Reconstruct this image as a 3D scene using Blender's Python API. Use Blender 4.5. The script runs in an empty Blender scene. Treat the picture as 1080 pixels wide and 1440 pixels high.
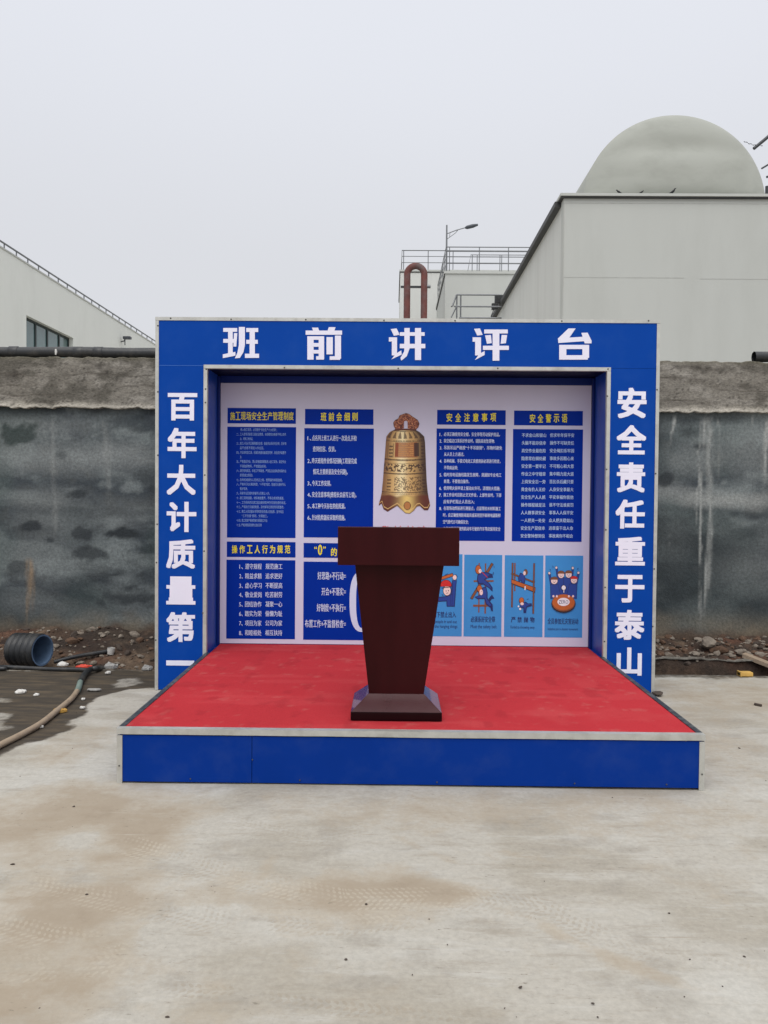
import bpy, bmesh, math, random
import numpy as np
from mathutils import Vector, Matrix, Euler

random.seed(7)
rng = np.random.default_rng(11)
scene = bpy.context.scene
col = scene.collection

# ------------------------------------------------------------------ camera
CAM = np.array([-0.1081, -4.3333, 1.5979])
YAW, PITCH, ROLL, FPX = -0.0100, -0.0222, 0.0083, 1123.0


def cam_axes():
    cy, sy = math.cos(YAW), math.sin(YAW)
    cp, sp = math.cos(PITCH), math.sin(PITCH)
    cr, sr = math.cos(ROLL), math.sin(ROLL)
    fwd = np.array([sy * cp, cy * cp, sp])
    right = np.array([cy, -sy, 0.0])
    up = np.cross(right, fwd)
    return right * cr + up * sr, -right * sr + up * cr, fwd


RGT, UPV, FWD = cam_axes()
cam_data = bpy.data.cameras.new("camera")
cam = bpy.data.objects.new("camera", cam_data)
col.objects.link(cam)
cam.matrix_world = Matrix((
    (RGT[0], UPV[0], -FWD[0], CAM[0]),
    (RGT[1], UPV[1], -FWD[1], CAM[1]),
    (RGT[2], UPV[2], -FWD[2], CAM[2]),
    (0, 0, 0, 1)))
cam_data.sensor_width = 36.0
cam_data.sensor_fit = 'AUTO'
cam_data.lens = 36.0 * FPX / 1440.0
cam_data.clip_start = 0.05
cam_data.clip_end = 3000
scene.camera = cam

# ------------------------------------------------------------------ sky
SUN_EL, SUN_AZ = math.radians(58), math.radians(184)   # azimuth clockwise from +Y
world = bpy.data.worlds.new("World")
scene.world = world
world.use_nodes = True
wn = world.node_tree
wn.nodes.clear()
w_out = wn.nodes.new('ShaderNodeOutputWorld')
sky = wn.nodes.new('ShaderNodeTexSky')
sky.sky_type = 'NISHITA'
sky.sun_disc = False
sky.sun_elevation = SUN_EL
sky.sun_rotation = SUN_AZ
sky.dust_density = 5.0
bg_sky = wn.nodes.new('ShaderNodeBackground')
bg_sky.inputs['Strength'].default_value = 0.05
desat = wn.nodes.new('ShaderNodeHueSaturation')
desat.inputs['Saturation'].default_value = 0.05
wn.links.new(sky.outputs['Color'], desat.inputs['Color'])
wn.links.new(desat.outputs['Color'], bg_sky.inputs['Color'])
# the closed cloud deck: even grey low down, brighter towards the zenith
tc = wn.nodes.new('ShaderNodeTexCoord')
sep = wn.nodes.new('ShaderNodeSeparateXYZ')
wn.links.new(tc.outputs['Generated'], sep.inputs[0])
ramp = wn.nodes.new('ShaderNodeValToRGB')
ramp.color_ramp.interpolation = 'EASE'
els = ramp.color_ramp.elements
els[0].position, els[0].color = 0.0, (0.440, 0.446, 0.490, 1)
els[1].position, els[1].color = 1.0, (1.15, 1.15, 1.18, 1)
e = els.new(0.22); e.color = (0.490, 0.503, 0.540, 1)
e = els.new(0.55); e.color = (0.605, 0.626, 0.685, 1)
wn.links.new(sep.outputs['Z'], ramp.inputs[0])
cn = wn.nodes.new('ShaderNodeTexNoise')
cn.inputs['Scale'].default_value = 1.6
cn.inputs['Detail'].default_value = 4
wn.links.new(tc.outputs['Generated'], cn.inputs['Vector'])
cm = wn.nodes.new('ShaderNodeMapRange')
cm.inputs['To Min'].default_value = 0.965
cm.inputs['To Max'].default_value = 1.035
wn.links.new(cn.outputs['Fac'], cm.inputs['Value'])
bg_cloud = wn.nodes.new('ShaderNodeBackground')
wn.links.new(ramp.outputs['Color'], bg_cloud.inputs['Color'])
wn.links.new(cm.outputs[0], bg_cloud.inputs['Strength'])
wadd = wn.nodes.new('ShaderNodeAddShader')
wn.links.new(bg_sky.outputs[0], wadd.inputs[0])
wn.links.new(bg_cloud.outputs[0], wadd.inputs[1])
wn.links.new(wadd.outputs[0], w_out.inputs['Surface'])

sun_d = bpy.data.lights.new("sun", 'SUN')
sun_d.energy = 0.8
sun_d.angle = math.radians(40)
sun_d.color = (1.0, 0.965, 0.92)
sun = bpy.data.objects.new("sun", sun_d)
col.objects.link(sun)
sdir = Vector((math.sin(SUN_AZ) * math.cos(SUN_EL), math.cos(SUN_AZ) * math.cos(SUN_EL), math.sin(SUN_EL)))
sun.rotation_euler = sdir.to_track_quat('Z', 'Y').to_euler()
sun.location = (0, -10, 20)

scene.view_settings.view_transform = 'Standard'
scene.view_settings.look = 'None'
scene.view_settings.exposure = 0.09
scene.view_settings.gamma = 1.0
scene.render.engine = 'CYCLES'
scene.cycles.max_bounces = 6

# ------------------------------------------------------------------ helpers


def ray(px, py):
    d = FWD * FPX + RGT * (px - 540.0) - UPV * (py - 720.0)
    return d / np.linalg.norm(d)


def at(px, py, Y):
    d = ray(px, py)
    t = (Y - CAM[1]) / d[1]
    return CAM + d * t


def at_x(px, py, X):
    d = ray(px, py)
    return CAM + d * ((X - CAM[0]) / d[0])


def at_z(px, py, Z=0.0):
    d = ray(px, py)
    return CAM + d * ((Z - CAM[2]) / d[2])


def lin(c):
    c = c / 255.0
    return c / 12.92 if c <= 0.04045 else ((c + 0.055) / 1.055) ** 2.4


def rgb(r, g, b):
    return (lin(r), lin(g), lin(b), 1.0)


def hash2(ix, iy, seed):
    n = np.sin(ix * 127.1 + iy * 311.7 + seed * 74.7) * 43758.5453
    return n - np.floor(n)


def vnoise(x, y, seed=0):
    x0, y0 = np.floor(x), np.floor(y)
    fx, fy = x - x0, y - y0
    fx, fy = fx * fx * (3 - 2 * fx), fy * fy * (3 - 2 * fy)
    a, b = hash2(x0, y0, seed), hash2(x0 + 1, y0, seed)
    c, d = hash2(x0, y0 + 1, seed), hash2(x0 + 1, y0 + 1, seed)
    return (a * (1 - fx) + b * fx) * (1 - fy) + (c * (1 - fx) + d * fx) * fy


def fbm(x, y, seed=0, octv=5):
    s, a, t = 0.0, 0.5, 0.0
    for k in range(octv):
        s = s + a * vnoise(x * 2 ** k, y * 2 ** k, seed + k * 3.1)
        t += a
        a *= 0.5
    return s / t


def sstep(a, b, x):
    t = np.clip((x - a) / (b - a), 0, 1)
    return t * t * (3 - 2 * t)


MATS = {}


def mat(name, color, rough=0.6, metal=0.0, var=0.12, scale=6.0, bump=0.0, bscale=60.0, coat=0.0,
        stretch=(1, 1, 1), spec=0.5, dirt=None, dirt_amt=0.0, dirt_scale=3.0, dist=0.004):
    """plain painted / moulded surface with tonal variation, optional dirt patches and fine bump"""
    if name in MATS:
        return MATS[name]
    m = bpy.data.materials.new(name)
    m.use_nodes = True
    nt = m.node_tree
    b = nt.nodes['Principled BSDF']
    co = nt.nodes.new('ShaderNodeTexCoord')
    mp = nt.nodes.new('ShaderNodeMapping')
    mp.inputs['Scale'].default_value = stretch
    nt.links.new(co.outputs['Object'], mp.inputs['Vector'])
    nz = nt.nodes.new('ShaderNodeTexNoise')
    nz.inputs['Scale'].default_value = scale
    nz.inputs['Detail'].default_value = 6
    nz.inputs['Roughness'].default_value = 0.6
    nt.links.new(mp.outputs[0], nz.inputs['Vector'])
    mr = nt.nodes.new('ShaderNodeMapRange')
    mr.inputs['From Min'].default_value = 0.3
    mr.inputs['From Max'].default_value = 0.7
    mr.inputs['To Min'].default_value = 1 - var
    mr.inputs['To Max'].default_value = 1 + var
    nt.links.new(nz.outputs['Fac'], mr.inputs['Value'])
    mul = nt.nodes.new('ShaderNodeVectorMath')
    mul.operation = 'SCALE'
    mul.inputs[0].default_value = color[:3]
    nt.links.new(mr.outputs[0], mul.inputs['Scale'])
    last = mul.outputs['Vector']
    if dirt is not None:
        n2 = nt.nodes.new('ShaderNodeTexNoise')
        n2.inputs['Scale'].default_value = dirt_scale
        n2.inputs['Detail'].default_value = 8
        n2.inputs['Roughness'].default_value = 0.65
        nt.links.new(mp.outputs[0], n2.inputs['Vector'])
        r2 = nt.nodes.new('ShaderNodeMapRange')
        r2.inputs['From Min'].default_value = 0.48
        r2.inputs['From Max'].default_value = 0.72
        r2.inputs['To Max'].default_value = dirt_amt
        nt.links.new(n2.outputs['Fac'], r2.inputs['Value'])
        mx = nt.nodes.new('ShaderNodeMix')
        mx.data_type = 'RGBA'
        nt.links.new(r2.outputs[0], mx.inputs['Factor'])
        nt.links.new(last, mx.inputs['A'])
        mx.inputs['B'].default_value = dirt
        last = mx.outputs['Result']
    nt.links.new(last, b.inputs['Base Color'])
    rr = nt.nodes.new('ShaderNodeMapRange')
    rr.inputs['To Min'].default_value = max(0.03, rough - 0.08)
    rr.inputs['To Max'].default_value = min(1, rough + 0.08)
    nt.links.new(nz.outputs['Fac'], rr.inputs['Value'])
    nt.links.new(rr.outputs[0], b.inputs['Roughness'])
    b.inputs['Metallic'].default_value = metal
    b.inputs['Coat Weight'].default_value = coat
    b.inputs['Specular IOR Level'].default_value = spec
    if bump:
        n3 = nt.nodes.new('ShaderNodeTexNoise')
        n3.inputs['Scale'].default_value = bscale
        n3.inputs['Detail'].default_value = 5
        nt.links.new(mp.outputs[0], n3.inputs['Vector'])
        bp = nt.nodes.new('ShaderNodeBump')
        bp.inputs['Strength'].default_value = bump
        bp.inputs['Distance'].default_value = dist
        nt.links.new(n3.outputs['Fac'], bp.inputs['Height'])
        nt.links.new(bp.outputs[0], b.inputs['Normal'])
    MATS[name] = m
    return m


def tag(o, label=None, cat=None, group=None, kind=None):
    if label:
        o['label'] = label
    if cat:
        o['category'] = cat
    if group:
        o['group'] = group
    if kind:
        o['kind'] = kind
    return o


def thing(name, label, cat, loc, group=None):
    o = bpy.data.objects.new(name, None)
    o.empty_display_size = 0.2
    col.objects.link(o)
    o.location = [float(v) for v in loc]
    return tag(o, label, cat, group)


def root_loc(p):
    v = Vector((0, 0, 0))
    while p is not None:
        v += p.location
        p = p.parent
    return v


class MB:
    """collects shapes in world coordinates; build() links them as one mesh object"""

    def __init__(self):
        self.v, self.f, self.m, self.s = [], [], [], []

    def add(self, vs, fs, mi=0, smooth=False):
        o = len(self.v)
        self.v += [tuple(float(c) for c in v) for v in vs]
        for f in fs:
            self.f.append([i + o for i in f])
            self.m.append(mi)
            self.s.append(smooth)
        return self

    def box(self, x0, x1, y0, y1, z0, z1, mi=0):
        vs = [(x, y, z) for x in (x0, x1) for y in (y0, y1) for z in (z0, z1)]
        fs = [(0, 1, 3, 2), (4, 6, 7, 5), (0, 4, 5, 1), (2, 3, 7, 6), (0, 2, 6, 4), (1, 5, 7, 3)]
        return self.add(vs, fs, mi)

    def bevbox(self, x0, x1, y0, y1, z0, z1, w=0.004, mi=0):
        bm = bmesh.new()
        bmesh.ops.create_cube(bm, size=1)
        for v in bm.verts:
            v.co = Vector(((x0 + x1) / 2 + v.co.x * (x1 - x0), (y0 + y1) / 2 + v.co.y * (y1 - y0), (z0 + z1) / 2 + v.co.z * (z1 - z0)))
        bmesh.ops.bevel(bm, geom=bm.edges[:], offset=w, segments=2, affect='EDGES', profile=0.6)
        return self.bm(bm, mi)

    def bm(self, bm, mi=0, smooth=False):
        bm.verts.index_update()
        self.add([v.co for v in bm.verts], [[v.index for v in f.verts] for f in bm.faces], mi, smooth)
        bm.free()
        return self

    def loft(self, rings, cap=True, mi=0, smooth=False, closed=True):
        n = len(rings[0])
        vs = [p for r in rings for p in r]
        fs = []
        for k in range(len(rings) - 1):
            for i in range(n if closed else n - 1):
                j = (i + 1) % n
                fs.append((k * n + i, k * n + j, (k + 1) * n + j, (k + 1) * n + i))
        self.add(vs, fs, mi, smooth)
        if cap:
            self.add(rings[0], [tuple(range(n))[::-1]], mi)
            self.add(rings[-1], [tuple(range(n))], mi)
        return self

    def tube(self, path, r, n=10, mi=0, cap=True):
        path = [Vector([float(c) for c in p]) for p in path]
        rs = r if isinstance(r, (list, tuple)) else [r] * len(path)
        rings = []
        ref = None
        for k, p in enumerate(path):
            a = path[max(0, k - 1)]
            b = path[min(len(path) - 1, k + 1)]
            t = (b - a).normalized()
            if ref is None:
                ref = Vector((0, 0, 1)) if abs(t.z) < 0.9 else Vector((1, 0, 0))
            u = (ref - t * ref.dot(t)).normalized()
            w = t.cross(u)
            ref = u
            rings.append([p + (u * math.cos(2 * math.pi * i / n) + w * math.sin(2 * math.pi * i / n)) * rs[k] for i in range(n)])
        return self.loft(rings, cap, mi, True)

    def grid(self, P, mi=0, smooth=True):
        ny, nx = P.shape[:2]
        idx = np.arange(ny * nx).reshape(ny, nx)
        fs = np.stack([idx[:-1, :-1], idx[:-1, 1:], idx[1:, 1:], idx[1:, :-1]], -1).reshape(-1, 4)
        return self.add(P.reshape(-1, 3).tolist(), fs.tolist(), mi, smooth)

    def build(self, name, m, parent=None, origin=None, fix=True):
        if origin is None and parent is None:
            a = np.array(self.v)
            origin = ((a[:, 0].min() + a[:, 0].max()) / 2, (a[:, 1].min() + a[:, 1].max()) / 2, a[:, 2].min())
        off = root_loc(parent) if parent is not None else Vector([float(c) for c in origin])
        me = bpy.data.meshes.new(name)
        me.from_pydata([(v[0] - off.x, v[1] - off.y, v[2] - off.z) for v in self.v], [], self.f)
        ms = m if isinstance(m, (list, tuple)) else [m]
        for x in ms:
            me.materials.append(x)
        me.polygons.foreach_set('material_index', self.m)
        me.polygons.foreach_set('use_smooth', self.s)
        me.update()
        if fix:
            b = bmesh.new()
            b.from_mesh(me)
            bmesh.ops.recalc_face_normals(b, faces=b.faces[:])
            b.to_mesh(me)
            b.free()
        o = bpy.data.objects.new(name, me)
        col.objects.link(o)
        if parent is not None:
            o.parent = parent
        else:
            o.location = off
        return o


def copy_part(o, parent, loc):
    c = o.copy()
    col.objects.link(c)
    c.parent = parent
    c.location = loc
    return c


def rock_mesh(mb, c, r, seed, flat=0.7, mi=0):
    bm = bmesh.new()
    bmesh.ops.create_icosphere(bm, subdivisions=2, radius=1)
    rr = random.Random(seed)
    ph = [rr.uniform(0, 6.28) for _ in range(6)]
    ax = [Vector((rr.uniform(-1, 1), rr.uniform(-1, 1), rr.uniform(-1, 1))).normalized() for _ in range(13)]
    cut = [rr.uniform(0.5, 0.85) for _ in ax]
    rot = Euler((rr.uniform(0, 6), rr.uniform(0, 6), rr.uniform(0, 6))).to_matrix()
    sx, sy = rr.uniform(0.85, 1.5), rr.uniform(0.8, 1.3)
    for v in bm.verts:
        d = v.co.normalized()
        k = 1.0
        for a, cu in zip(ax, cut):         # chop with planes: a broken, faceted lump
            t = d.dot(a)
            if t > 0.3:
                k = min(k, cu / t)
        q = rot @ (d * k * (1 + 0.06 * math.sin(9 * d.x + ph[0]) * math.sin(8 * d.y + ph[1])))
        v.co = Vector((q.x * sx * r + c[0], q.y * sy * r + c[1], q.z * flat * r + c[2]))
    mb.bm(bm, mi)


# ------------------------------------------------------------------ materials
BLUE = mat('blue_panel', rgb(0, 65, 157), 0.45, var=0.04, scale=2.0, dirt=rgb(60, 96, 150), dirt_amt=0.12, dirt_scale=4, spec=0.10, bump=0.10, bscale=4, dist=0.01)
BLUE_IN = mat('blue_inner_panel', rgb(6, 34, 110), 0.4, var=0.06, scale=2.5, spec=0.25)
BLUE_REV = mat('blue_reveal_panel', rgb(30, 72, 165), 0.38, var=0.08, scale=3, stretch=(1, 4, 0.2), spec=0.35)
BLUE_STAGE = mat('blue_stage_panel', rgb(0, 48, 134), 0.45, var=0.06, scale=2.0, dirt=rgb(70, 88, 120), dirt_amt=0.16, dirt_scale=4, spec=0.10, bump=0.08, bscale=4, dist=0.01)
SHADE_IN = mat('shaded_soffit', rgb(6, 14, 52), 0.5, var=0.1, spec=0.1)  # the ceiling's shade is put into this near-black blue
ALU = mat('aluminium_trim', rgb(196, 196, 190), 0.42, metal=0.55, var=0.08, scale=14, dirt=rgb(120, 112, 100), dirt_amt=0.35, dirt_scale=9)
DARKTRIM = mat('dark_trim', rgb(50, 58, 66), 0.5, metal=0.3, var=0.2, scale=20, dirt=rgb(150, 150, 145), dirt_amt=0.4, dirt_scale=14)
SCREW = mat('screw_steel', rgb(92, 92, 88), 0.4, metal=0.7)
POSTER = mat('poster_vinyl', rgb(206, 206, 227), 0.5, var=0.02, scale=3, spec=0.2)
PBLUE = mat('print_blue', rgb(0, 46, 152), 0.45, var=0.05, scale=3, spec=0.08)
PSKY = mat('print_sky_blue', rgb(66, 146, 212), 0.45, var=0.05, scale=3, spec=0.2)
LETTER = mat('white_lettering', rgb(232, 231, 246), 0.5, var=0.02, spec=0.2)
PTXT = mat('print_white_text', rgb(205, 218, 242), 0.45, var=0.02)
PTXT_DIM = mat('print_pale_blue_text', rgb(140, 175, 225), 0.45, var=0.02)
PYEL = mat('print_yellow', rgb(240, 226, 40), 0.45, var=0.02)
PNAVY = mat('print_navy', rgb(22, 40, 100), 0.45, var=0.02)
PSUIT = mat('print_suit_blue', rgb(28, 66, 150), 0.45, var=0.02)
PBROWN = mat('print_brown', rgb(128, 78, 50), 0.45, var=0.1)
PORANGE = mat('print_orange', rgb(190, 98, 40), 0.45, var=0.1)
PRED = mat('print_red', rgb(205, 40, 40), 0.45, var=0.05)
PSKIN = mat('print_skin', rgb(240, 214, 210), 0.45, var=0.02)
PWHITE = mat('print_white', rgb(238, 236, 240), 0.45, var=0.02)
PDARK = mat('print_dark', rgb(40, 26, 30), 0.45, var=0.02)
PODIUM = mat('podium_laminate', rgb(50, 12, 15), 0.32, var=0.22, scale=3.5, stretch=(1.4, 1, 0.25), spec=0.11, bump=0.03, bscale=6)
PODIUM_FOOT = mat('podium_foot', rgb(26, 6, 9), 0.35, var=0.1, spec=0.12)
PODIUM_BASE = mat('podium_base_laminate', rgb(62, 26, 30), 0.24, var=0.08, scale=6, coat=0.5)
BLACKP = mat('black_plastic', rgb(38, 40, 42), 0.4, var=0.15, dirt=rgb(110, 104, 95), dirt_amt=0.3, dirt_scale=8)
PLASTER_W = mat('white_render', rgb(190, 192, 187), 0.9, var=0.025, scale=0.6, stretch=(1, 1, 0.25), dirt=rgb(160, 161, 154), dirt_amt=0.22, dirt_scale=0.7, bump=0.06, bscale=40, spec=0.2)
PLASTER_S = mat('white_render_lit', rgb(208, 209, 204), 0.9, var=0.03, scale=0.9, stretch=(1, 1, 0.12), dirt=rgb(174, 174, 168), dirt_amt=0.3, dirt_scale=1.2, bump=0.06, bscale=40, spec=0.2)  # paler copy of white_render: the side's stronger light is in the colour
MEMBRANE = mat('vault_membrane', rgb(166, 168, 160), 0.7, var=0.04, scale=0.8, stretch=(1, 1, 2), dirt=rgb(130, 131, 122), dirt_amt=0.3, dirt_scale=1.0, spec=0.2)
COPING_SHADE = mat('coping_shade', rgb(62, 62, 62), 0.6, var=0.2, scale=3)  # shade under the coping overhangs, put in as dark strips
STEEL = mat('rail_steel', rgb(120, 122, 124), 0.4, metal=0.5, var=0.1)
STEEL_D = mat('dark_rail_steel', rgb(62, 64, 66), 0.45, metal=0.4, var=0.1)
GLASS = mat('window_glass', rgb(92, 116, 116), 0.08, var=0.25, scale=0.6, spec=0.8)
WFRAME = mat('window_frame', rgb(34, 46, 46), 0.5)
RUST = mat('rusty_red_pipe', rgb(106, 62, 56), 0.8, var=0.35, scale=1.6, dirt=rgb(104, 98, 98), dirt_amt=0.95, dirt_scale=0.9, bump=0.2, bscale=20)
CONC = mat('broken_concrete', rgb(128, 118, 106), 0.9, var=0.25, scale=14, bump=0.5, bscale=50, dirt=rgb(84, 70, 58), dirt_amt=0.6, dirt_scale=9)
STONE_D = mat('dark_stone', rgb(70, 60, 52), 0.9, var=0.3, scale=14, bump=0.4, bscale=50)
WOOD = mat('weathered_wood', rgb(150, 132, 112), 0.85, var=0.2, scale=8, stretch=(1, 6, 6), bump=0.3, bscale=20)
YBRICK = mat('yellow_block', rgb(200, 160, 84), 0.8, var=0.12, scale=15)
HOSE = mat('beige_hose', rgb(158, 140, 118), 0.7, var=0.15, scale=10, dirt=rgb(108, 92, 76), dirt_amt=0.6, dirt_scale=10)
HOSE_G = mat('grey_green_sleeve', rgb(116, 132, 124), 0.6, var=0.15, scale=10)
SCRAP_W = mat('white_scrap', rgb(208, 206, 200), 0.6, var=0.12, scale=20, dirt=rgb(140, 120, 100), dirt_amt=0.4, dirt_scale=20)
SCRAP_R = mat('red_scrap', rgb(206, 66, 44), 0.6, var=0.1)
SCRAP_Y = mat('yellow_scrap', rgb(176, 136, 62), 0.7, var=0.2, scale=20)
SCRAP_G = mat('grey_scrap', rgb(150, 148, 144), 0.6, var=0.15, scale=20)
PIPE_BLUE = mat('pipe_blue_lining', rgb(84, 106, 132), 0.55, var=0.2, scale=8)
BIRD = mat('bird_plumage', rgb(36, 36, 38), 0.8, var=0.3, scale=20)
LAMP_M = mat('lamp_grey', rgb(70, 74, 80), 0.45, metal=0.3)


def vcol_mat(name, rough, bump=0.0, bscale=80.0, var=0.1, vscale=30.0, dist=0.004, spec=0.5, stretch=(1, 1, 1)):
    """base colour from the mesh's own 'tint' attribute times fine noise"""
    m = bpy.data.materials.new(name)
    m.use_nodes = True
    nt = m.node_tree
    b = nt.nodes['Principled BSDF']
    a = nt.nodes.new('ShaderNodeAttribute')
    a.attribute_name = 'tint'
    co = nt.nodes.new('ShaderNodeTexCoord')
    mp = nt.nodes.new('ShaderNodeMapping')
    mp.inputs['Scale'].default_value = stretch
    nt.links.new(co.outputs['Object'], mp.inputs['Vector'])
    nz = nt.nodes.new('ShaderNodeTexNoise')
    nz.inputs['Scale'].default_value = vscale
    nz.inputs['Detail'].default_value = 8
    nz.inputs['Roughness'].default_value = 0.7
    nt.links.new(mp.outputs[0], nz.inputs['Vector'])
    mr = nt.nodes.new('ShaderNodeMapRange')
    mr.inputs['From Min'].default_value = 0.3
    mr.inputs['From Max'].default_value = 0.7
    mr.inputs['To Min'].default_value = 1 - var
    mr.inputs['To Max'].default_value = 1 + var
    nt.links.new(nz.outputs['Fac'], mr.inputs['Value'])
    sc = nt.nodes.new('ShaderNodeVectorMath')
    sc.operation = 'SCALE'
    nt.links.new(a.outputs['Color'], sc.inputs[0])
    nt.links.new(mr.outputs[0], sc.inputs['Scale'])
    nt.links.new(sc.outputs[0], b.inputs['Base Color'])
    b.inputs['Roughness'].default_value = rough
    b.inputs['Specular IOR Level'].default_value = spec
    if bump:
        n3 = nt.nodes.new('ShaderNodeTexNoise')
        n3.inputs['Scale'].default_value = bscale
        n3.inputs['Detail'].default_value = 6
        n3.inputs['Roughness'].default_value = 0.65
        nt.links.new(mp.outputs[0], n3.inputs['Vector'])
        bp = nt.nodes.new('ShaderNodeBump')
        bp.inputs['Strength'].default_value = bump
        bp.inputs['Distance'].default_value = dist
        nt.links.new(n3.outputs['Fac'], bp.inputs['Height'])
        nt.links.new(bp.outputs[0], b.inputs['Normal'])
    return m, nt, b


def set_tint(o, cols):
    a = o.data.color_attributes.new('tint', 'FLOAT_COLOR', 'POINT')
    c = np.ones((len(o.data.vertices), 4), dtype=np.float32)
    c[:, :3] = cols
    a.data.foreach_set('color', c.ravel())


def set_attr(o, name, vals):
    a = o.data.attributes.new(name, 'FLOAT', 'POINT')
    a.data.foreach_set('value', np.ascontiguousarray(vals, dtype=np.float32).ravel())


def mixc(a, b, t):
    return a * (1 - t[..., None]) + np.array(b[:3]) * t[..., None]


# ================================================================== GROUND
SLAB_EDGE = 2.83


def frange(a, b, s):
    return list(np.arange(a, b, s))


xs = np.array([-400, -120, -40, -16, -9, -6.5, -5.2] + frange(-4.4, 4.4, 0.025) + [4.4, 5.2, 6.5, 9, 16, 40, 120, 400])
ys = np.array([-120, -40, -14, -7, -4, -3] + frange(-2.4, SLAB_EDGE, 0.025) + [SLAB_EDGE])
GX, GY = np.meshgrid(xs, ys)
ragged = (fbm(GX * 1.7, GX * 0 + 3, 4) - 0.5) * 0.10
GYw = np.where(GY > SLAB_EDGE - 0.35, GY + ragged * (GY - SLAB_EDGE + 0.35) / 0.35, GY)
GZ = (fbm(GX * 0.8, GY * 0.8, 2) - 0.5) * 0.012
gmb = MB()
gmb.grid(np.stack([GX, GYw, GZ], -1))


def gpoly(pts):
    return [tuple(at_z(*p)[:2]) for p in pts]


def poly_sd(px, py, poly):
    """signed distance (negative inside)"""
    d = np.full(px.shape, 1e9)
    inside = np.zeros(px.shape, bool)
    n = len(poly)
    for i in range(n):
        ax, ay = poly[i]
        bx, by = poly[(i + 1) % n]
        ex, ey = bx - ax, by - ay
        wx, wy = px - ax, py - ay
        t = np.clip((wx * ex + wy * ey) / (ex * ex + ey * ey + 1e-12), 0, 1)
        d = np.minimum(d, np.hypot(wx - ex * t, wy - ey * t))
        c = ((ay <= py) & (by > py)) | ((by <= py) & (ay > py))
        xx = ax + (py - ay) / (by - ay + 1e-12) * ex
        inside ^= c & (px < xx)
    return np.where(inside, -d, d)


def path_uv(px, py, path):
    best = np.full(px.shape, 1e9)
    U = np.zeros(px.shape)
    V = np.zeros(px.shape)
    acc = 0.0
    for (ax, ay), (bx, by) in zip(path[:-1], path[1:]):
        ex, ey = bx - ax, by - ay
        L = math.hypot(ex, ey)
        wx, wy = px - ax, py - ay
        t = np.clip((wx * ex + wy * ey) / (L * L), 0, 1)
        d = np.hypot(wx - ex * t, wy - ey * t)
        m = d < best
        best = np.where(m, d, best)
        U = np.where(m, acc + t * L, U)
        V = np.where(m, (wx * ey - wy * ex) / L, V)
        acc += L
    return best, U, V, acc


def gblob(x, y, rx, ry, sharp=1.0):
    """soft ellipse on the ground round a photographed stain, radii in metres"""
    c = at_z(x, y)
    e1 = at_z(x + rx, y)
    e2 = at_z(x, y - ry)
    e3 = at_z(x, y + ry)
    ra = abs(e1[0] - c[0])
    rb = max(0.03, abs(e2[1] - e3[1]) / 2)
    cyy = (e2[1] + e3[1]) / 2
    q = np.hypot((GX - c[0]) / ra, (GY - cyy) / rb)
    return np.clip(1 - q, 0, 1) ** sharp


warpx = (fbm(GX * 2.3, GY * 2.3, 21) - 0.5) * 0.5
warpy = (fbm(GX * 2.3, GY * 2.3, 22) - 0.5) * 0.5
fine = fbm(GX * 6, GY * 6, 31)
# wet mud film near the ditch, left of the stage
mud_poly = gpoly([(-260, 940), (-260, 1160), (-60, 1092), (0, 1062), (40, 1044), (90, 1024), (118, 1004), (134, 984), (158, 974), (190, 970), (226, 967), (232, 962), (226, 941)])
sd = poly_sd(GX + warpx * 0.3, GY + warpy * 0.3, mud_poly)
mud = sstep(0.05, -0.07, sd + (fine - 0.5) * 0.16)
for p in ([(-10, 979), (22, 982), (10, 988), (-10, 989)], [(-40, 1004), (17, 1001), (12, 1012), (16, 1022), (-10, 1032), (-60, 1040)],
          [(153, 962), (166, 953), (190, 948), (203, 952), (200, 961), (180, 968), (160, 967)]):
    s2 = poly_sd(GX + warpx * 0.15, GY + warpy * 0.15, gpoly(p))
    mud = mud * (1 - 0.50 * sstep(0.05, -0.06, s2 + (fine - 0.5) * 0.2))
mud = np.maximum(mud, 0.65 * sstep(SLAB_EDGE - 0.22, SLAB_EDGE - 0.02, GY + (fine - 0.5) * 0.3))
# brown dust patches
dust = np.zeros(GX.shape)
for (x, y, rx, ry, a) in ((120, 1165, 190, 80, 1.0), (60, 1140, 110, 50, .6), (210, 1190, 90, 60, .7), (470, 1262, 210, 58, 0.95), (640, 1255, 120, 22, .8), (40, 1335, 190, 100, 1.0), (150, 1260, 190, 40, .7),
                          (330, 1345, 260, 45, .35), (500, 1150, 240, 45, .3), (700, 1150, 200, 40, .35), (960, 1190, 190, 90, .2), (30, 1420, 160, 60, .9),
                          (100, 1050, 60, 40, .7), (1030, 985, 160, 40, .7), (1010, 1060, 110, 60, .4), (900, 1130, 260, 40, .25), (300, 1420, 160, 30, .4)):
    dust += a * gblob(x, y, rx, ry, 0.7)
dust = dust * (0.35 + 1.5 * fbm(GX * 3.2 + warpx, GY * 3.2 + warpy, 41))
for (x, y, rx, ry, a) in ((280, 1318, 110, 50, .9), (285, 1185, 90, 38, .7), (100, 1180, 60, 18, .6), (120, 1240, 40, 12, .5), (430, 1200, 120, 40, .6), (160, 1195, 40, 10, .5), (560, 1345, 200, 40, .5), (760, 1250, 200, 90, .4)):
    dust -= a * gblob(x, y, rx, ry, 0.8) * (0.4 + 1.2 * fine)
dust = np.clip(dust, 0, 1.2)
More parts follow.
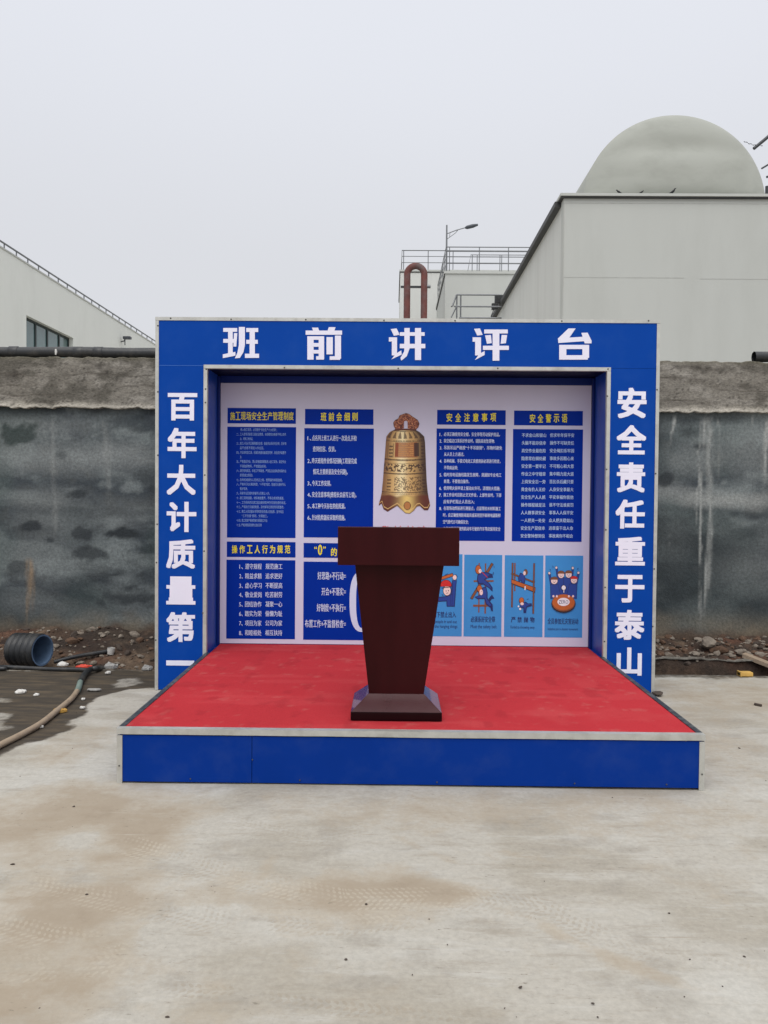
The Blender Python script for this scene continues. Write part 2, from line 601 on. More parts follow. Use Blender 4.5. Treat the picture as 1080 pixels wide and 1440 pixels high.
# scrape lines
for path, w, a in (([(735, 1285), (790, 1315), (860, 1345), (1010, 1402)], .035, .7), ([(545, 1170), (600, 1198), (665, 1222)], .03, .45),
                   ([(690, 1194), (770, 1211)], .02, .5), ([(150, 1345), (200, 1300), (250, 1280)], .03, .5), ([(230, 1260), (370, 1235), (388, 1195)], .03, .6),
                   ([(90, 1400), (105, 1392), (115, 1370)], .04, .6), ([(40, 1110), (52, 1130), (50, 1105)], .05, .4), ([(340, 1135), (480, 1150), (560, 1175)], .03, .35),
                   ([(0, 1290), (60, 1300), (180, 1350), (260, 1380), (420, 1402)], .05, .4), ([(660, 1262), (800, 1310)], .02, .35),
                   ([(55, 1085), (90, 1062), (112, 1045)], .03, .7)):
    d, U, V, L = path_uv(GX + warpx * .05, GY + warpy * .05, gpoly(path))
    fade = sstep(0, 0.2 * L, U) * sstep(L, 0.75 * L, U) * 0.7 + 0.3
    dust = np.maximum(dust, a * fade * sstep(w * 1.6, w * 0.3, d) * (0.3 + 1.2 * fine))
# tyre prints
tu, tv, tm = np.zeros(GX.shape), np.zeros(GX.shape), np.zeros(GX.shape)
for path, w, a in (([(150, 1180), (330, 1236), (480, 1266), (640, 1262), (760, 1278), (860, 1330)], .11, 1.0), ([(-60, 1235), (60, 1250), (170, 1268), (260, 1285), (380, 1320)], .10, .9),
                   ([(-60, 1355), (40, 1362), (160, 1350), (240, 1330)], .10, .9), ([(200, 1388), (330, 1396), (420, 1410), (560, 1424), (700, 1438)], .05, 1.0),
                   ([(330, 1290), (470, 1300), (610, 1286)], .10, .9), ([(300, 1150), (430, 1180), (540, 1160)], .09, .5), ([(-40, 1290), (60, 1320), (150, 1332)], .1, .8),
                   ([(820, 1320), (940, 1345), (1100, 1350)], .09, .5)):
    d, U, V, L = path_uv(GX, GY, gpoly(path))
    mk = a * sstep(w, w * 0.8, d) * sstep(0, 0.15, U) * sstep(L, L - 0.15, U)
    m = mk > tm
    tu, tv, tm = np.where(m, U, tu), np.where(m, V, tv), np.where(m, mk, tm)

gm, nt, bs = vcol_mat('concrete_ground', 0.85, bump=0.3, bscale=90, var=0.13, vscale=38, dist=0.004)
base = np.ones(GX.shape + (3,)) * np.array(rgb(170, 165, 154)[:3])
big = fbm(GX * 0.9 + warpx, GY * 1.6 + warpy, 51)
base = mixc(base, rgb(180, 177, 168), sstep(0.44, 0.68, big) * 0.8)
base = mixc(base, rgb(154, 147, 133), sstep(0.52, 0.30, fbm(GX * 1.7, GY * 3.0, 53)) * 0.75)
base = mixc(base, rgb(144, 138, 127), sstep(0.56, 0.75, fbm(GX * 5, GY * 8, 57)) * 0.5)
g = gmb.build('ground', gm, origin=(0, 0, 0), fix=False)
set_tint(g, base.reshape(-1, 3))
set_attr(g, 'tu', tu.ravel())
set_attr(g, 'tv', tv.ravel())
set_attr(g, 'tm', tm.ravel())
set_attr(g, 'mud', mud.ravel())
set_attr(g, 'dust', dust.ravel())
tag(g, kind='structure')
# tread pattern of the tyre prints + wet mud gloss


def nmath(nt, op, a, b=None):
    n = nt.nodes.new('ShaderNodeMath')
    n.operation = op
    for i, x in enumerate((a, b)):
        if x is None:
            continue
        if isinstance(x, (int, float)):
            n.inputs[i].default_value = x
        else:
            nt.links.new(x, n.inputs[i])
    return n.outputs[0]


def nattr(nt, name):
    n = nt.nodes.new('ShaderNodeAttribute')
    n.attribute_name = name
    return n.outputs['Fac']


def nnoise(nt, vec, scale, detail=8, rough=0.65, stretch=None):
    if stretch:
        mp_ = nt.nodes.new('ShaderNodeMapping')
        mp_.inputs['Scale'].default_value = stretch[0]
        mp_.inputs['Rotation'].default_value = (0, 0, stretch[1])
        nt.links.new(vec, mp_.inputs['Vector'])
        vec = mp_.outputs[0]
    n = nt.nodes.new('ShaderNodeTexNoise')
    n.inputs['Scale'].default_value = scale
    n.inputs['Detail'].default_value = detail
    n.inputs['Roughness'].default_value = rough
    nt.links.new(vec, n.inputs['Vector'])
    return n.outputs['Fac']


def nstep(nt, x, a, b, lo=0.0, hi=1.0):
    n = nt.nodes.new('ShaderNodeMapRange')
    n.interpolation_type = 'SMOOTHSTEP'
    n.inputs['From Min'].default_value = a
    n.inputs['From Max'].default_value = b
    n.inputs['To Min'].default_value = lo
    n.inputs['To Max'].default_value = hi
    nt.links.new(x, n.inputs['Value'])
    return n.outputs[0]


def nmix(nt, a, b, f):
    n = nt.nodes.new('ShaderNodeMix')
    n.data_type = 'RGBA'
    nt.links.new(f, n.inputs['Factor'])
    for k, x in (('A', a), ('B', b)):
        if isinstance(x, tuple):
            n.inputs[k].default_value = x
        else:
            nt.links.new(x, n.inputs[k])
    return n.outputs['Result']


a_u, a_v, a_m, a_mud, a_dust = (nattr(nt, k) for k in ('tu', 'tv', 'tm', 'mud', 'dust'))
tco = nt.nodes.new('ShaderNodeTexCoord')
OB = tco.outputs['Object']
colr = bs.inputs['Base Color'].links[0].from_socket
# trowel streaks and small pores in the slab
n_a = nnoise(nt, OB, 7, 10, 0.7, ((0.35, 1.6, 1), 0.25))
n_b = nnoise(nt, OB, 22, 8, 0.7, ((1.0, 2.2, 1), -0.5))
colr = nmix(nt, colr, rgb(190, 188, 181), nstep(nt, n_a, 0.52, 0.70, 0, 0.45))
colr = nmix(nt, colr, rgb(136, 126, 110), nstep(nt, n_a, 0.47, 0.32, 0, 0.42))
colr = nmix(nt, colr, rgb(128, 118, 104), nstep(nt, n_b, 0.60, 0.74, 0, 0.5))
# dry mud: ragged patches
n_c = nnoise(nt, OB, 3.2, 12, 0.72)
n_d = nnoise(nt, OB, 15, 8, 0.7)
dsum = nmath(nt, 'ADD', a_dust, nmath(nt, 'ADD', nmath(nt, 'MULTIPLY', nmath(nt, 'SUBTRACT', n_c, 0.5), 1.9), nmath(nt, 'MULTIPLY', nmath(nt, 'SUBTRACT', n_d, 0.5), 0.9)))
colr = nmix(nt, colr, rgb(160, 147, 127), nstep(nt, dsum, 0.05, 0.65, 0, 0.54))
colr = nmix(nt, colr, rgb(146, 130, 108), nstep(nt, dsum, 0.55, 1.1, 0, 0.55))
colr = nmix(nt, colr, rgb(118, 101, 82), nstep(nt, dsum, 1.1, 1.7, 0, 0.35))
# tyre prints: fine lugs, pressed pale in the dust and printed brown on the clean slab
chev = nmath(nt, 'SINE', nmath(nt, 'ADD', nmath(nt, 'MULTIPLY', a_u, 235.0), nmath(nt, 'MULTIPLY', nmath(nt, 'ABSOLUTE', a_v), 130.0)))
rib = nmath(nt, 'SINE', nmath(nt, 'MULTIPLY', a_v, 210.0))
warp = nmath(nt, 'MULTIPLY', nmath(nt, 'SUBTRACT', n_d, 0.5), 3.6)
pat = nstep(nt, nmath(nt, 'ADD', nmath(nt, 'ADD', chev, nmath(nt, 'MULTIPLY', rib, 0.8)), warp), 0.15, 0.75)
brk = nstep(nt, nnoise(nt, OB, 4.5, 6), 0.36, 0.60)
tf = nmath(nt, 'MULTIPLY', nmath(nt, 'MULTIPLY', pat, a_m), brk)
indust = nstep(nt, dsum, 0.25, 0.6)
colr = nmix(nt, colr, rgb(186, 177, 160), nmath(nt, 'MULTIPLY', nmath(nt, 'MULTIPLY', tf, indust), 0.38))
colr = nmix(nt, colr, rgb(142, 128, 108), nmath(nt, 'MULTIPLY', nmath(nt, 'MULTIPLY', tf, nmath(nt, 'SUBTRACT', 1.0, indust)), 0.34))
# short dark scuffs, pits and smeared specks
n_e = nnoise(nt, OB, 34, 6, 0.75, ((0.5, 1.8, 1), 0.15))
n_f = nnoise(nt, OB, 2.6, 5, 0.6)
colr = nmix(nt, colr, rgb(104, 96, 84), nmath(nt, 'MULTIPLY', nstep(nt, n_e, 0.60, 0.68, 0, 0.8), nstep(nt, n_f, 0.44, 0.58)))
colr = nmix(nt, colr, rgb(196, 193, 186), nmath(nt, 'MULTIPLY', nstep(nt, n_e, 0.37, 0.30, 0, 0.5), nstep(nt, n_f, 0.56, 0.42)))
n_g = nnoise(nt, OB, 10, 4, 0.6, ((0.15, 2.4, 1), 0.62))
colr = nmix(nt, colr, rgb(136, 122, 102), nstep(nt, n_g, 0.66, 0.74, 0, 0.45))
n_h = nnoise(nt, OB, 9, 4, 0.6, ((0.12, 2.2, 1), -0.42))
colr = nmix(nt, colr, rgb(188, 182, 170), nstep(nt, n_h, 0.66, 0.75, 0, 0.4))
# hairline cracks, only here and there
vo = nt.nodes.new('ShaderNodeTexVoronoi')
vo.feature = 'DISTANCE_TO_EDGE'
vo.inputs['Scale'].default_value = 0.55
wv_ = nt.nodes.new('ShaderNodeVectorMath')
wv_.operation = 'MULTIPLY_ADD'
nv_ = nt.nodes.new('ShaderNodeTexNoise')
nv_.inputs['Scale'].default_value = 3.5
nv_.inputs['Detail'].default_value = 8
nt.links.new(OB, nv_.inputs['Vector'])
nt.links.new(nv_.outputs['Color'], wv_.inputs[0])
wv_.inputs[1].default_value = (0.35, 0.35, 0)
nt.links.new(OB, wv_.inputs[2])
nt.links.new(wv_.outputs[0], vo.inputs['Vector'])
crk = nmath(nt, 'MULTIPLY', nstep(nt, vo.outputs['Distance'], 0.0035, 0.0008), nstep(nt, nnoise(nt, OB, 0.8, 3), 0.62, 0.72))
colr = nmix(nt, colr, rgb(112, 102, 88), nmath(nt, 'MULTIPLY', crk, 0.55))
# wet mud film with a torn edge
msum = nmath(nt, 'ADD', a_mud, nmath(nt, 'ADD', nmath(nt, 'MULTIPLY', nmath(nt, 'SUBTRACT', n_d, 0.5), 0.7), nmath(nt, 'MULTIPLY', nmath(nt, 'SUBTRACT', n_c, 0.5), 0.5)))
mf = nstep(nt, msum, 0.26, 0.78)
mudc = nmix(nt, rgb(46, 37, 25), rgb(84, 70, 50), nstep(nt, n_a, 0.42, 0.68))
colr = nmix(nt, colr, mudc, nmath(nt, 'MULTIPLY', mf, 0.96))
# grit
vor = nt.nodes.new('ShaderNodeTexVoronoi')
vor.inputs['Scale'].default_value = 11
nt.links.new(OB, vor.inputs['Vector'])
spk = nmath(nt, 'LESS_THAN', vor.outputs['Distance'], 0.03)
colr = nmix(nt, colr, rgb(96, 88, 78), nmath(nt, 'MULTIPLY', spk, 0.4))
nt.links.new(colr, bs.inputs['Base Color'])
nt.links.new(nstep(nt, mf, 0.0, 1.0, 0.88, 0.74), bs.inputs['Roughness'])

# the yard beyond the wall
fg = MB()
fg.grid(np.stack(np.meshgrid(np.array([-600., -60, -20, 0, 20, 60, 600]), np.array([4.32, 12., 30, 80, 900])) + [np.full((5, 7), 0.0)], -1))
tag(fg.build('yard', mat('yard_concrete', rgb(160, 155, 145), 0.9, var=0.15, scale=0.5), origin=(0, 0, 0)), kind='structure')

# soil in the ditch and against the wall
WALL_Y = 4.0
sx = np.array([-60., -20, -10] + frange(-6, 6, 0.02) + [6., 10, 20, 60])
sy = np.linspace(SLAB_EDGE - 0.10, WALL_Y + 0.05, 66)
SX, SY = np.meshgrid(sx, sy)
t = np.clip((SY - SLAB_EDGE) / (WALL_Y - SLAB_EDGE), 0, 1)
prof_r = np.interp(SY, [2.6, 2.80, 2.86, 3.05, 3.22, 3.30, 3.55, 4.0], [-.06, -.06, -.20, -.26, -.20, .035, .06, .13])
prof_l = np.interp(SY, [2.6, 2.80, 2.90, 3.05, 3.25, 3.45, 3.70, 4.0], [-.05, -.04, -.10, -.11, -.06, .02, .09, .14])
wr = sstep(-0.5, 0.8, SX)
rough_n = (fbm(SX * 3, SY * 3, 71) - 0.5) * 0.12 + (fbm(SX * 11, SY * 11, 73) - 0.5) * 0.07 + (np.abs(fbm(SX * 24, SY * 24, 75) - 0.5)) * 0.05
SZ = prof_l * (1 - wr) + prof_r * wr + rough_n * sstep(2.84, 2.95, SY)
smb = MB()
smb.grid(np.stack([SX, SY, SZ], -1))
sm, _, _ = vcol_mat('soil', 0.95, bump=0.9, bscale=45, var=0.4, vscale=30, dist=0.02)
so = smb.build('soil', sm, origin=(0, 0, 0), fix=False)
sc = np.ones(SX.shape + (3,)) * np.array(rgb(72, 56, 44)[:3])
sc = mixc(sc, rgb(112, 94, 76), sstep(0.5, 0.7, fbm(SX * 4, SY * 4, 81)) * 0.8)
sc = mixc(sc, rgb(92, 58, 42), sstep(0.55, 0.7, fbm(SX * 2, SY * 3, 83)) * 0.6)
sc = mixc(sc, rgb(40, 32, 26), sstep(0.52, 0.30, fbm(SX * 3, SY * 5, 85)) * 0.8)
set_tint(so, sc.reshape(-1, 3))
tag(so, kind='structure')


def soil_z(x, y):
    i = int(np.argmin(abs(sx - x)))
    j = int(np.argmin(abs(sy - y)))
    return float(SZ[j, i])


# loose rubble in the soil: nobody could count it
rub = MB()
rr = random.Random(5)
for k in range(700):
    side = rr.random()
    x = rr.uniform(1.95, 4.6) if side > 0.42 else rr.uniform(-4.6, -1.9)
    y = rr.uniform(3.28, 3.97) if x > 0 else rr.uniform(3.1, 3.97)
    r = min(0.055, 0.010 + rr.expovariate(1 / 0.013))
    rock_mesh(rub, (x, y, soil_z(x, y) + r * 0.25), r, k + 100, 0.75, 0 if rr.random() < 0.55 else (1 if rr.random() < 0.6 else 2))
RUB2 = mat('brown_clod', rgb(92, 70, 54), 0.95, var=0.3, scale=20, bump=0.4, bscale=60)
tag(rub.build('rubble', [CONC, RUB2, STONE_D], origin=(0, 3.5, 0)), 'brown clods and broken stones strewn along the foot of the dark wall', 'rubble', kind='stuff')

# ================================================================== BOUNDARY WALL
bw = thing('boundary_wall', 'long dark grey plastered wall with a raw concrete beam along its top', 'wall', (0, 4.15, 0))
Z_TOP_L = at(110, 500, 3.97)[2]
Z_TOP_R = at(1010, 511, 3.97)[2]
Z_TOP = (Z_TOP_L + Z_TOP_R) / 2
Z_BEAM = (at(110, 573, 3.97)[2] + at(1010, 581, 3.97)[2]) / 2
wx = np.array([-60., -20, -9] + frange(-5, 5, 0.02) + [5., 9, 20, 60])
wz = np.linspace(-0.25, Z_BEAM + 0.03, 130)
WX, WZ = np.meshgrid(wx, wz)
WYY = WALL_Y + (fbm(WX * 1.1, WZ * 1.1, 91) - 0.5) * 0.02
wmb = MB()
wmb.grid(np.stack([WX, WYY, WZ], -1))
dx = np.array(wx[[0, -1]])
wmb.box(-60, 60, 4.05, 4.30, -0.3, Z_BEAM + 0.03)
wm, wnt, wb = vcol_mat('dark_plaster', 0.8, bump=0.6, bscale=46, var=0.36, vscale=34, dist=0.01, stretch=(1, 1, 1))
wo = wmb.build('wall_panel', wm, bw, fix=False)
cl = fbm(WX * 1.3, WZ * 2.6, 101)
cl2 = fbm(WX * 3.5 + cl * 2, WZ * 6, 103)
wc = np.ones(WX.shape + (3,)) * np.array(rgb(56, 63, 68)[:3])
wc = mixc(wc, rgb(112, 119, 119), sstep(0.43, 0.64, cl * 0.55 + cl2 * 0.45) * 0.9)
cl3 = fbm(WX * 9 + cl2 * 1.5, WZ * 13, 105)
wc = mixc(wc, rgb(36, 42, 46), sstep(0.47, 0.32, cl2 * .6 + cl3 * .4) * 0.75)
wc = mixc(wc, rgb(128, 134, 133), sstep(0.56, 0.72, cl2 * .4 + cl3 * .6) * 0.45)
wc = mixc(wc, rgb(120, 127, 126), sstep(0.5, 0.68, fbm(WX * 1.0 + 4, WZ * 4.5, 106)) * 0.5)
wc = mixc(wc, rgb(40, 47, 52), sstep(0.48, 0.34, fbm(WX * 0.8 + 2, WZ * 2.2, 104)) * 0.55)
wc = mixc(wc, rgb(58, 74, 70), sstep(0.5, 0.7, fbm(WX * 0.9, WZ * 0.9, 107)) * 0.35)


def wblob(x, y, rx, ry, colr, a, hard=1.0, nz=0.35):
    global wc
    c = at(x, y, WALL_Y)
    e = at(x + rx, y, WALL_Y)
    f = at(x, y - ry, WALL_Y)
    q = np.hypot((WX - c[0]) / abs(e[0] - c[0]), (WZ - c[2]) / abs(f[2] - c[2])) + (cl2 - 0.5) * nz * 2 + (cl3 - 0.5) * nz * 1.4
    wc = mixc(wc, colr, np.clip((1.15 - q) * hard, 0, 1) * a)


wc = mixc(wc, rgb(40, 46, 49), sstep(1.2, 2.2, WX) * sstep(1.55, 1.25, WZ + (cl2 - .5) * .5) * 0.5)
PALE, PALE2, DK, DKG, OCH = rgb(138, 142, 140), rgb(158, 160, 156), rgb(36, 42, 46), rgb(42, 54, 52), rgb(140, 118, 92)
for b_ in ((60, 600, 130, 24, PALE, .35), (120, 645, 110, 28, PALE, .6), (180, 635, 60, 24, PALE, .5), (20, 640, 60, 30, PALE, .45), (70, 700, 70, 20, PALE, .4), (60, 735, 60, 30, PALE, .35),
           (170, 722, 60, 28, PALE, .35), (60, 790, 70, 40, PALE, .25), (40, 850, 60, 20, PALE, .25), (130, 870, 80, 25, PALE, .3),
           (1000, 640, 60, 30, PALE, .4), (990, 700, 90, 16, PALE2, .6), (1050, 705, 60, 14, PALE2, .5), (940, 690, 40, 14, PALE, .5), (960, 650, 40, 30, PALE, .4), (1060, 640, 40, 60, PALE, .4),
           (1050, 800, 60, 40, PALE, .35), (950, 760, 30, 50, PALE, .2), (1000, 880, 120, 24, rgb(120, 116, 104), .5),
           (150, 720, 120, 10, DK, .3), (30, 745, 60, 10, DK, .4), (940, 800, 40, 80, DK, .35), (1000, 770, 60, 40, DK, .45), (1070, 860, 40, 30, DK, .4), (930, 600, 60, 14, DK, .4),
           (90, 575, 140, 10, DK, .5), (980, 590, 120, 8, DK, .45)):
    wblob(*b_[:4], b_[4], b_[5], 1.0)
for b_ in ((28, 612, 22, 16, DKG, .85), (17, 605, 12, 5, DKG, .7), (45, 738, 16, 8, DK, .9), (108, 695, 14, 7, DK, .8), (112, 750, 14, 9, DK, .75), (130, 778, 26, 9, DK, .8), (175, 751, 21, 8, DK, 1.0),
           (172, 840, 38, 13, DK, .75), (24, 797, 12, 6, DK, .6), (85, 640, 10, 6, DK, .5), (70, 760, 6, 4, DK, .7), (190, 605, 20, 8, DK, .5), (935, 672, 10, 9, DK, .8), (988, 628, 12, 4, DK, .8),
           (215, 670, 30, 12, DK, .5)):
    wblob(*b_[:4], b_[4], b_[5], 2.4, 0.75)
# run-off streaks, ochre splash and the muddy splash zone at the foot
for (x, y0, y1, w, a, cc) in ((983, 590, 760, 1.5, .35, PALE2), (988, 590, 880, 2.2, .4, PALE2), (993, 585, 700, 5, .22, PALE2), (997, 585, 870, 1.6, .35, PALE2), (1002, 600, 850, 4.5, .3, PALE2), (1009, 590, 680, 2, .25, PALE2), (946, 586, 620, 2.2, .8, PALE2), (1061, 583, 600, 1.4, .7, PALE2), (943, 745, 775, .8, .7, PALE2),
                              (1080, 590, 690, 4, .4, PALE2), (38, 800, 890, 3, .3, OCH), (41, 785, 860, 6, .45, OCH), (75, 590, 760, 6, .12, PALE2), (150, 590, 700, 8, .12, PALE2)):
    c0, c1 = at(x, y0, WALL_Y), at(x, y1, WALL_Y)
    ww = w * 8.3 / 1123
    wob = (fbm(WZ * 2, WZ * 0 + x, 111) - 0.5) * 0.09 + (fbm(WZ * 9, WZ * 0 + x, 112) - 0.5) * 0.02
    mk = sstep(ww * 1.3, ww * 0.4, abs(WX - c0[0] - wob)) * sstep(c1[2] - 0.1, c1[2] + 0.3, WZ) * sstep(c0[2] + 0.03, c0[2] - 0.05, WZ)
    wc = mixc(wc, cc, np.clip(mk * a * (0.1 + 1.9 * sstep(.3, .7, fbm(WX * 30 + x, WZ * 2.5, 113 + x * .01))), 0, .9))
foot = sstep(0.42, 0.12, WZ + (fbm(WX * 3, WZ * 3, 121) - 0.5) * 0.4)
wc = mixc(wc, rgb(116, 104, 86), foot * 0.8)
foot2 = sstep(0.24, 0.10, WZ + (fbm(WX * 5, WZ * 5, 123) - 0.5) * 0.2)
wc = mixc(wc, rgb(84, 66, 52), foot2 * 0.85)
ftint = np.ones((len(wo.data.vertices), 3)) * np.array(rgb(70, 74, 76)[:3])
ftint[:wc.size // 3] = wc.reshape(-1, 3)
set_tint(wo, ftint)

# the raw concrete beam: lumpy top, torn lower lip
bx = np.array([-60., -20, -9] + frange(-5, 5, 0.02) + [5., 9, 20, 60])
bz = np.linspace(Z_BEAM, Z_TOP, 44)
BX, BZ = np.meshgrid(bx, bz)
tt = (BZ - Z_BEAM) / (Z_TOP - Z_BEAM)
lip = (fbm(BX * 17, BX * 0 + 1, 131) - 0.5) * 0.038 + (fbm(BX * 1.3, BX * 0 + 5, 133) - 0.5) * 0.012
top = (fbm(BX * 11, BX * 0 + 2, 135) - 0.5) * 0.035
BZw = BZ + lip * (1 - tt) ** 4 + top * tt ** 6
BY = WALL_Y - 0.035 - 0.02 * sstep(0.08, 0.0, tt) - (fbm(BX * 2.2, BZ * 10, 137) - 0.5) * 0.022 - (fbm(BX * 9, BZ * 9, 138) - 0.5) * 0.02
bmb = MB()
nb = BX.size
P = np.stack([BX, BY, BZw], -1)
back_top = P[-1:].copy(); back_top[..., 1] = 4.34
back_bot = P[:1].copy(); back_bot[..., 1] = 4.34
bmb.grid(np.concatenate([back_bot, P, back_top, back_bot], 0))
bmat, _, _ = vcol_mat('raw_concrete', 0.9, bump=0.9, bscale=48, var=0.42, vscale=44, dist=0.008, stretch=(0.8, 1, 1.3))
bo = bmb.build('top_beam', bmat, bw, fix=False)
BXX = np.concatenate([BX[:1], BX, BX[-1:], BX[:1]], 0)
BZZ = np.concatenate([BZ[:1], BZ, BZ[-1:], BZ[:1]], 0)
T2 = (BZZ - Z_BEAM) / (Z_TOP - Z_BEAM)
bc = np.ones(BXX.shape + (3,)) * np.array(rgb(124, 119, 110)[:3])
bc = mixc(bc, rgb(148, 143, 134), sstep(0.50, 0.66, fbm(BXX * 4, BZZ * 7, 140)) * 0.7)
bc = mixc(bc, rgb(88, 84, 76), sstep(0.47, 0.64, fbm(BXX * 2.4, BZZ * 5, 141) * .6 + fbm(BXX * 9, BZZ * 12, 142) * .4) * 0.9)
bc = mixc(bc, rgb(66, 61, 55), sstep(0.52, 0.66, fbm(BXX * 2.2, BZZ * 3 + 8, 143) * .7 + fbm(BXX * 10, BZZ * 10, 144) * .3) * sstep(0.30, 0.75, T2) * sstep(1.0, 0.85, T2) * 0.95)
bc = mixc(bc, rgb(172, 166, 154), sstep(0.16, 0.02, T2 + (fbm(BXX * 6, BZZ * 6, 145) - .5) * .2) * 0.75)
for lv, sd_ in ((.24, 147), (.42, 148), (.66, 149)):
    bc = mixc(bc, rgb(78, 72, 64), sstep(0.022, 0.0, abs(T2 - lv + (fbm(BXX * 2.5, BZZ, sd_) - .5) * .16)) * sstep(.45, .6, fbm(BXX * 1.8, BZZ * 0 + lv, sd_ + .5)) * 0.75)
bc = mixc(bc, rgb(92, 88, 72), sstep(0.90, 1.0, T2) * 0.6)
bc = mixc(bc, rgb(54, 50, 45), sstep(0.012, 0.0, abs(fbm(BXX * 3.1, BZZ * 5.0, 155) - 0.5)) * 0.7 * sstep(.45, .6, fbm(BXX, BZZ, 157)))
bc = mixc(bc, rgb(60, 56, 50), (hash2(np.floor(BXX * 50), np.floor(BZZ * 70), 3) > 0.965) * 0.6)
set_tint(bo, bc.reshape(-1, 3))

# pipes lying on the wall
def wall_pipe(x0, x1, name_label, joints):
    r = 0.056
    zc = Z_TOP + r + 0.012
    t_ = thing('pipe', name_label, 'pipe', ((x0 + x1) / 2, 4.07, Z_TOP))
    b_ = MB()
    n = max(4, int((x1 - x0) / 0.4))
    path = [(x0 + (x1 - x0) * k / n, 4.07 + 0.006 * math.sin(k * 1.3), zc + 0.004 * math.sin(k * 2.1)) for k in range(n + 1)]
    b_.tube(path, r, 16, cap=False)
    b_.tube(path, r - 0.008, 16, cap=False)
    b_.build('pipe_body', BLACKP, t_)
    for j in joints:
        q = MB()
        q.tube([(j - 0.05, 4.07, zc), (j - 0.045, 4.07, zc), (j + 0.045, 4.07, zc), (j + 0.05, 4.07, zc)], [r * 1.02, r * 1.1, r * 1.1, r * 1.02], 16)
        q.build('coupling', BLACKP, t_)
    return t_


wall_pipe(-11.0, -1.3, 'black plastic pipe lying on the wall top left of the blue booth', [at(111, 490, 4.07)[0], at(139, 490, 4.07)[0], at(20, 490, 4.07)[0]])
p2 = wall_pipe(at(1060, 503, 4.07)[0], 9.0, 'open end of a black pipe on the wall top at the right edge', [])
cab = MB()
xa = at(78, 490, 4.0)
cab.tube([(xa[0], 4.005, Z_TOP + 0.03), (xa[0] + 0.004, 4.005, Z_TOP + 0.06), (xa[0], 4.006, Z_TOP + 0.09)], [0.008, 0.014, 0.008], 8)
tag(cab.build('cable_tie', SCRAP_W), 'small white tie hanging on the black pipe left of the booth', 'cable tie')

# ================================================================== STAGE
SH = 0.302
YP, YB = 2.078, 2.49
st = thing('stage', 'low stage with a red carpet top and blue front, edged in bare metal', 'stage', (0, 1.2, 0))
m_ = MB(); m_.box(-1.588, -0.865, 0.0, 0.012, 0.012, SH - 0.034); m_.box(-0.862, 1.588, 0.0, 0.012, 0.012, SH - 0.034); m_.build('front_panel', BLUE_STAGE, st)
for s in (-1, 1):
    m_ = MB(); m_.box(min(s * 1.588, s * 1.6), max(s * 1.588, s * 1.6), 0.03, YB, 0.012, SH - 0.010); m_.build('side_panel', BLUE_STAGE, st)
    m_ = MB(); m_.box(min(s * 1.574, s * 1.604), max(s * 1.574, s * 1.604), -0.006, -0.001, 0.0, SH - 0.035)
    m_.box(min(s * 1.6015, s * 1.605), max(s * 1.6015, s * 1.605), 0.0, 0.03, 0.0, SH - 0.035)
    m_.build('corner_trim', ALU, st)
    m_ = MB(); m_.box(min(s * 1.572, s * 1.6045), max(s * 1.572, s * 1.6045), 0.032, YP - 0.002, SH - 0.004, SH + 0.005)
    m_.build('edge_strip', DARKTRIM, st)
# slightly wavy metal nosing along the front
n = 60
xr = np.linspace(-1.605, 1.605, n)
wv = (fbm(xr * 2.2, xr * 0, 151) - 0.5) * 0.006
rings = []
for i in range(n):
    z1 = SH + 0.004 + wv[i] * 0.3
    rings.append([(xr[i], -0.008 + wv[i] * .4, SH - 0.028 + wv[i] * 0.8), (xr[i], -0.008 + wv[i] * .4, z1), (xr[i], 0.030, z1 + 0.001), (xr[i], 0.030, z1 - 0.003), (xr[i], -0.003, z1 - 0.003), (xr[i], -0.003, SH - 0.028 + wv[i] * 0.8)])
m_ = MB(); m_.loft(rings); m_.build('front_trim', ALU, st)
# carpet
cx = np.linspace(-1.573, 1.573, 180)
cy = np.linspace(0.0305, YB - 0.002, 140)
CX, CY = np.meshgrid(cx, cy)
CZ = SH + (fbm(CX * 1.4, CY * 1.4, 161) - 0.4) * 0.006 + (fbm(CX * 5, CY * 3, 163) - 0.5) * 0.0035
m_ = MB(); m_.grid(np.stack([CX, CY, CZ], -1))
cmat, _, cb = vcol_mat('red_carpet', 0.95, bump=0.5, bscale=260, var=0.16, vscale=170, dist=0.003, spec=0.1)
co_ = m_.build('carpet', cmat, st, fix=False)
cc = np.ones(CX.shape + (3,)) * np.array(rgb(178, 50, 56)[:3])
cc = mixc(cc, rgb(168, 46, 52), sstep(0.45, 0.7, fbm(CX * 2.2, CY * 1.5, 165)) * 0.5)
cc = mixc(cc, rgb(182, 66, 68), sstep(0.56, 0.75, fbm(CX * 4, CY * 2.6, 167)) * 0.5)
cc = mixc(cc, rgb(180, 100, 94), sstep(0.66, 0.80, fbm(CX * 16, CY * 14, 169)) * 0.35)
cc = mixc(cc, rgb(190, 74, 76), sstep(0.6, 0.72, fbm(CX * 1.2 + 3, CY * 7, 171)) * 0.25)
cc = mixc(cc, rgb(150, 40, 46), sstep(0.60, 0.72, fbm(CX * 9, CY * 6, 173)) * 0.4)
set_tint(co_, cc.reshape(-1, 3))


def screw_proto(parent, loc, direction=(0, -1, 0), r=0.006):
    b_ = MB()
    d = Vector(direction)
    L = root_loc(parent)
    p = L
    b_.tube([p, p + d * 0.002, p + d * 0.004], [r, r, r * 0.55], 10)
    o = b_.build('screw', SCREW, parent)
    o.location = Vector(loc) - L
    return o


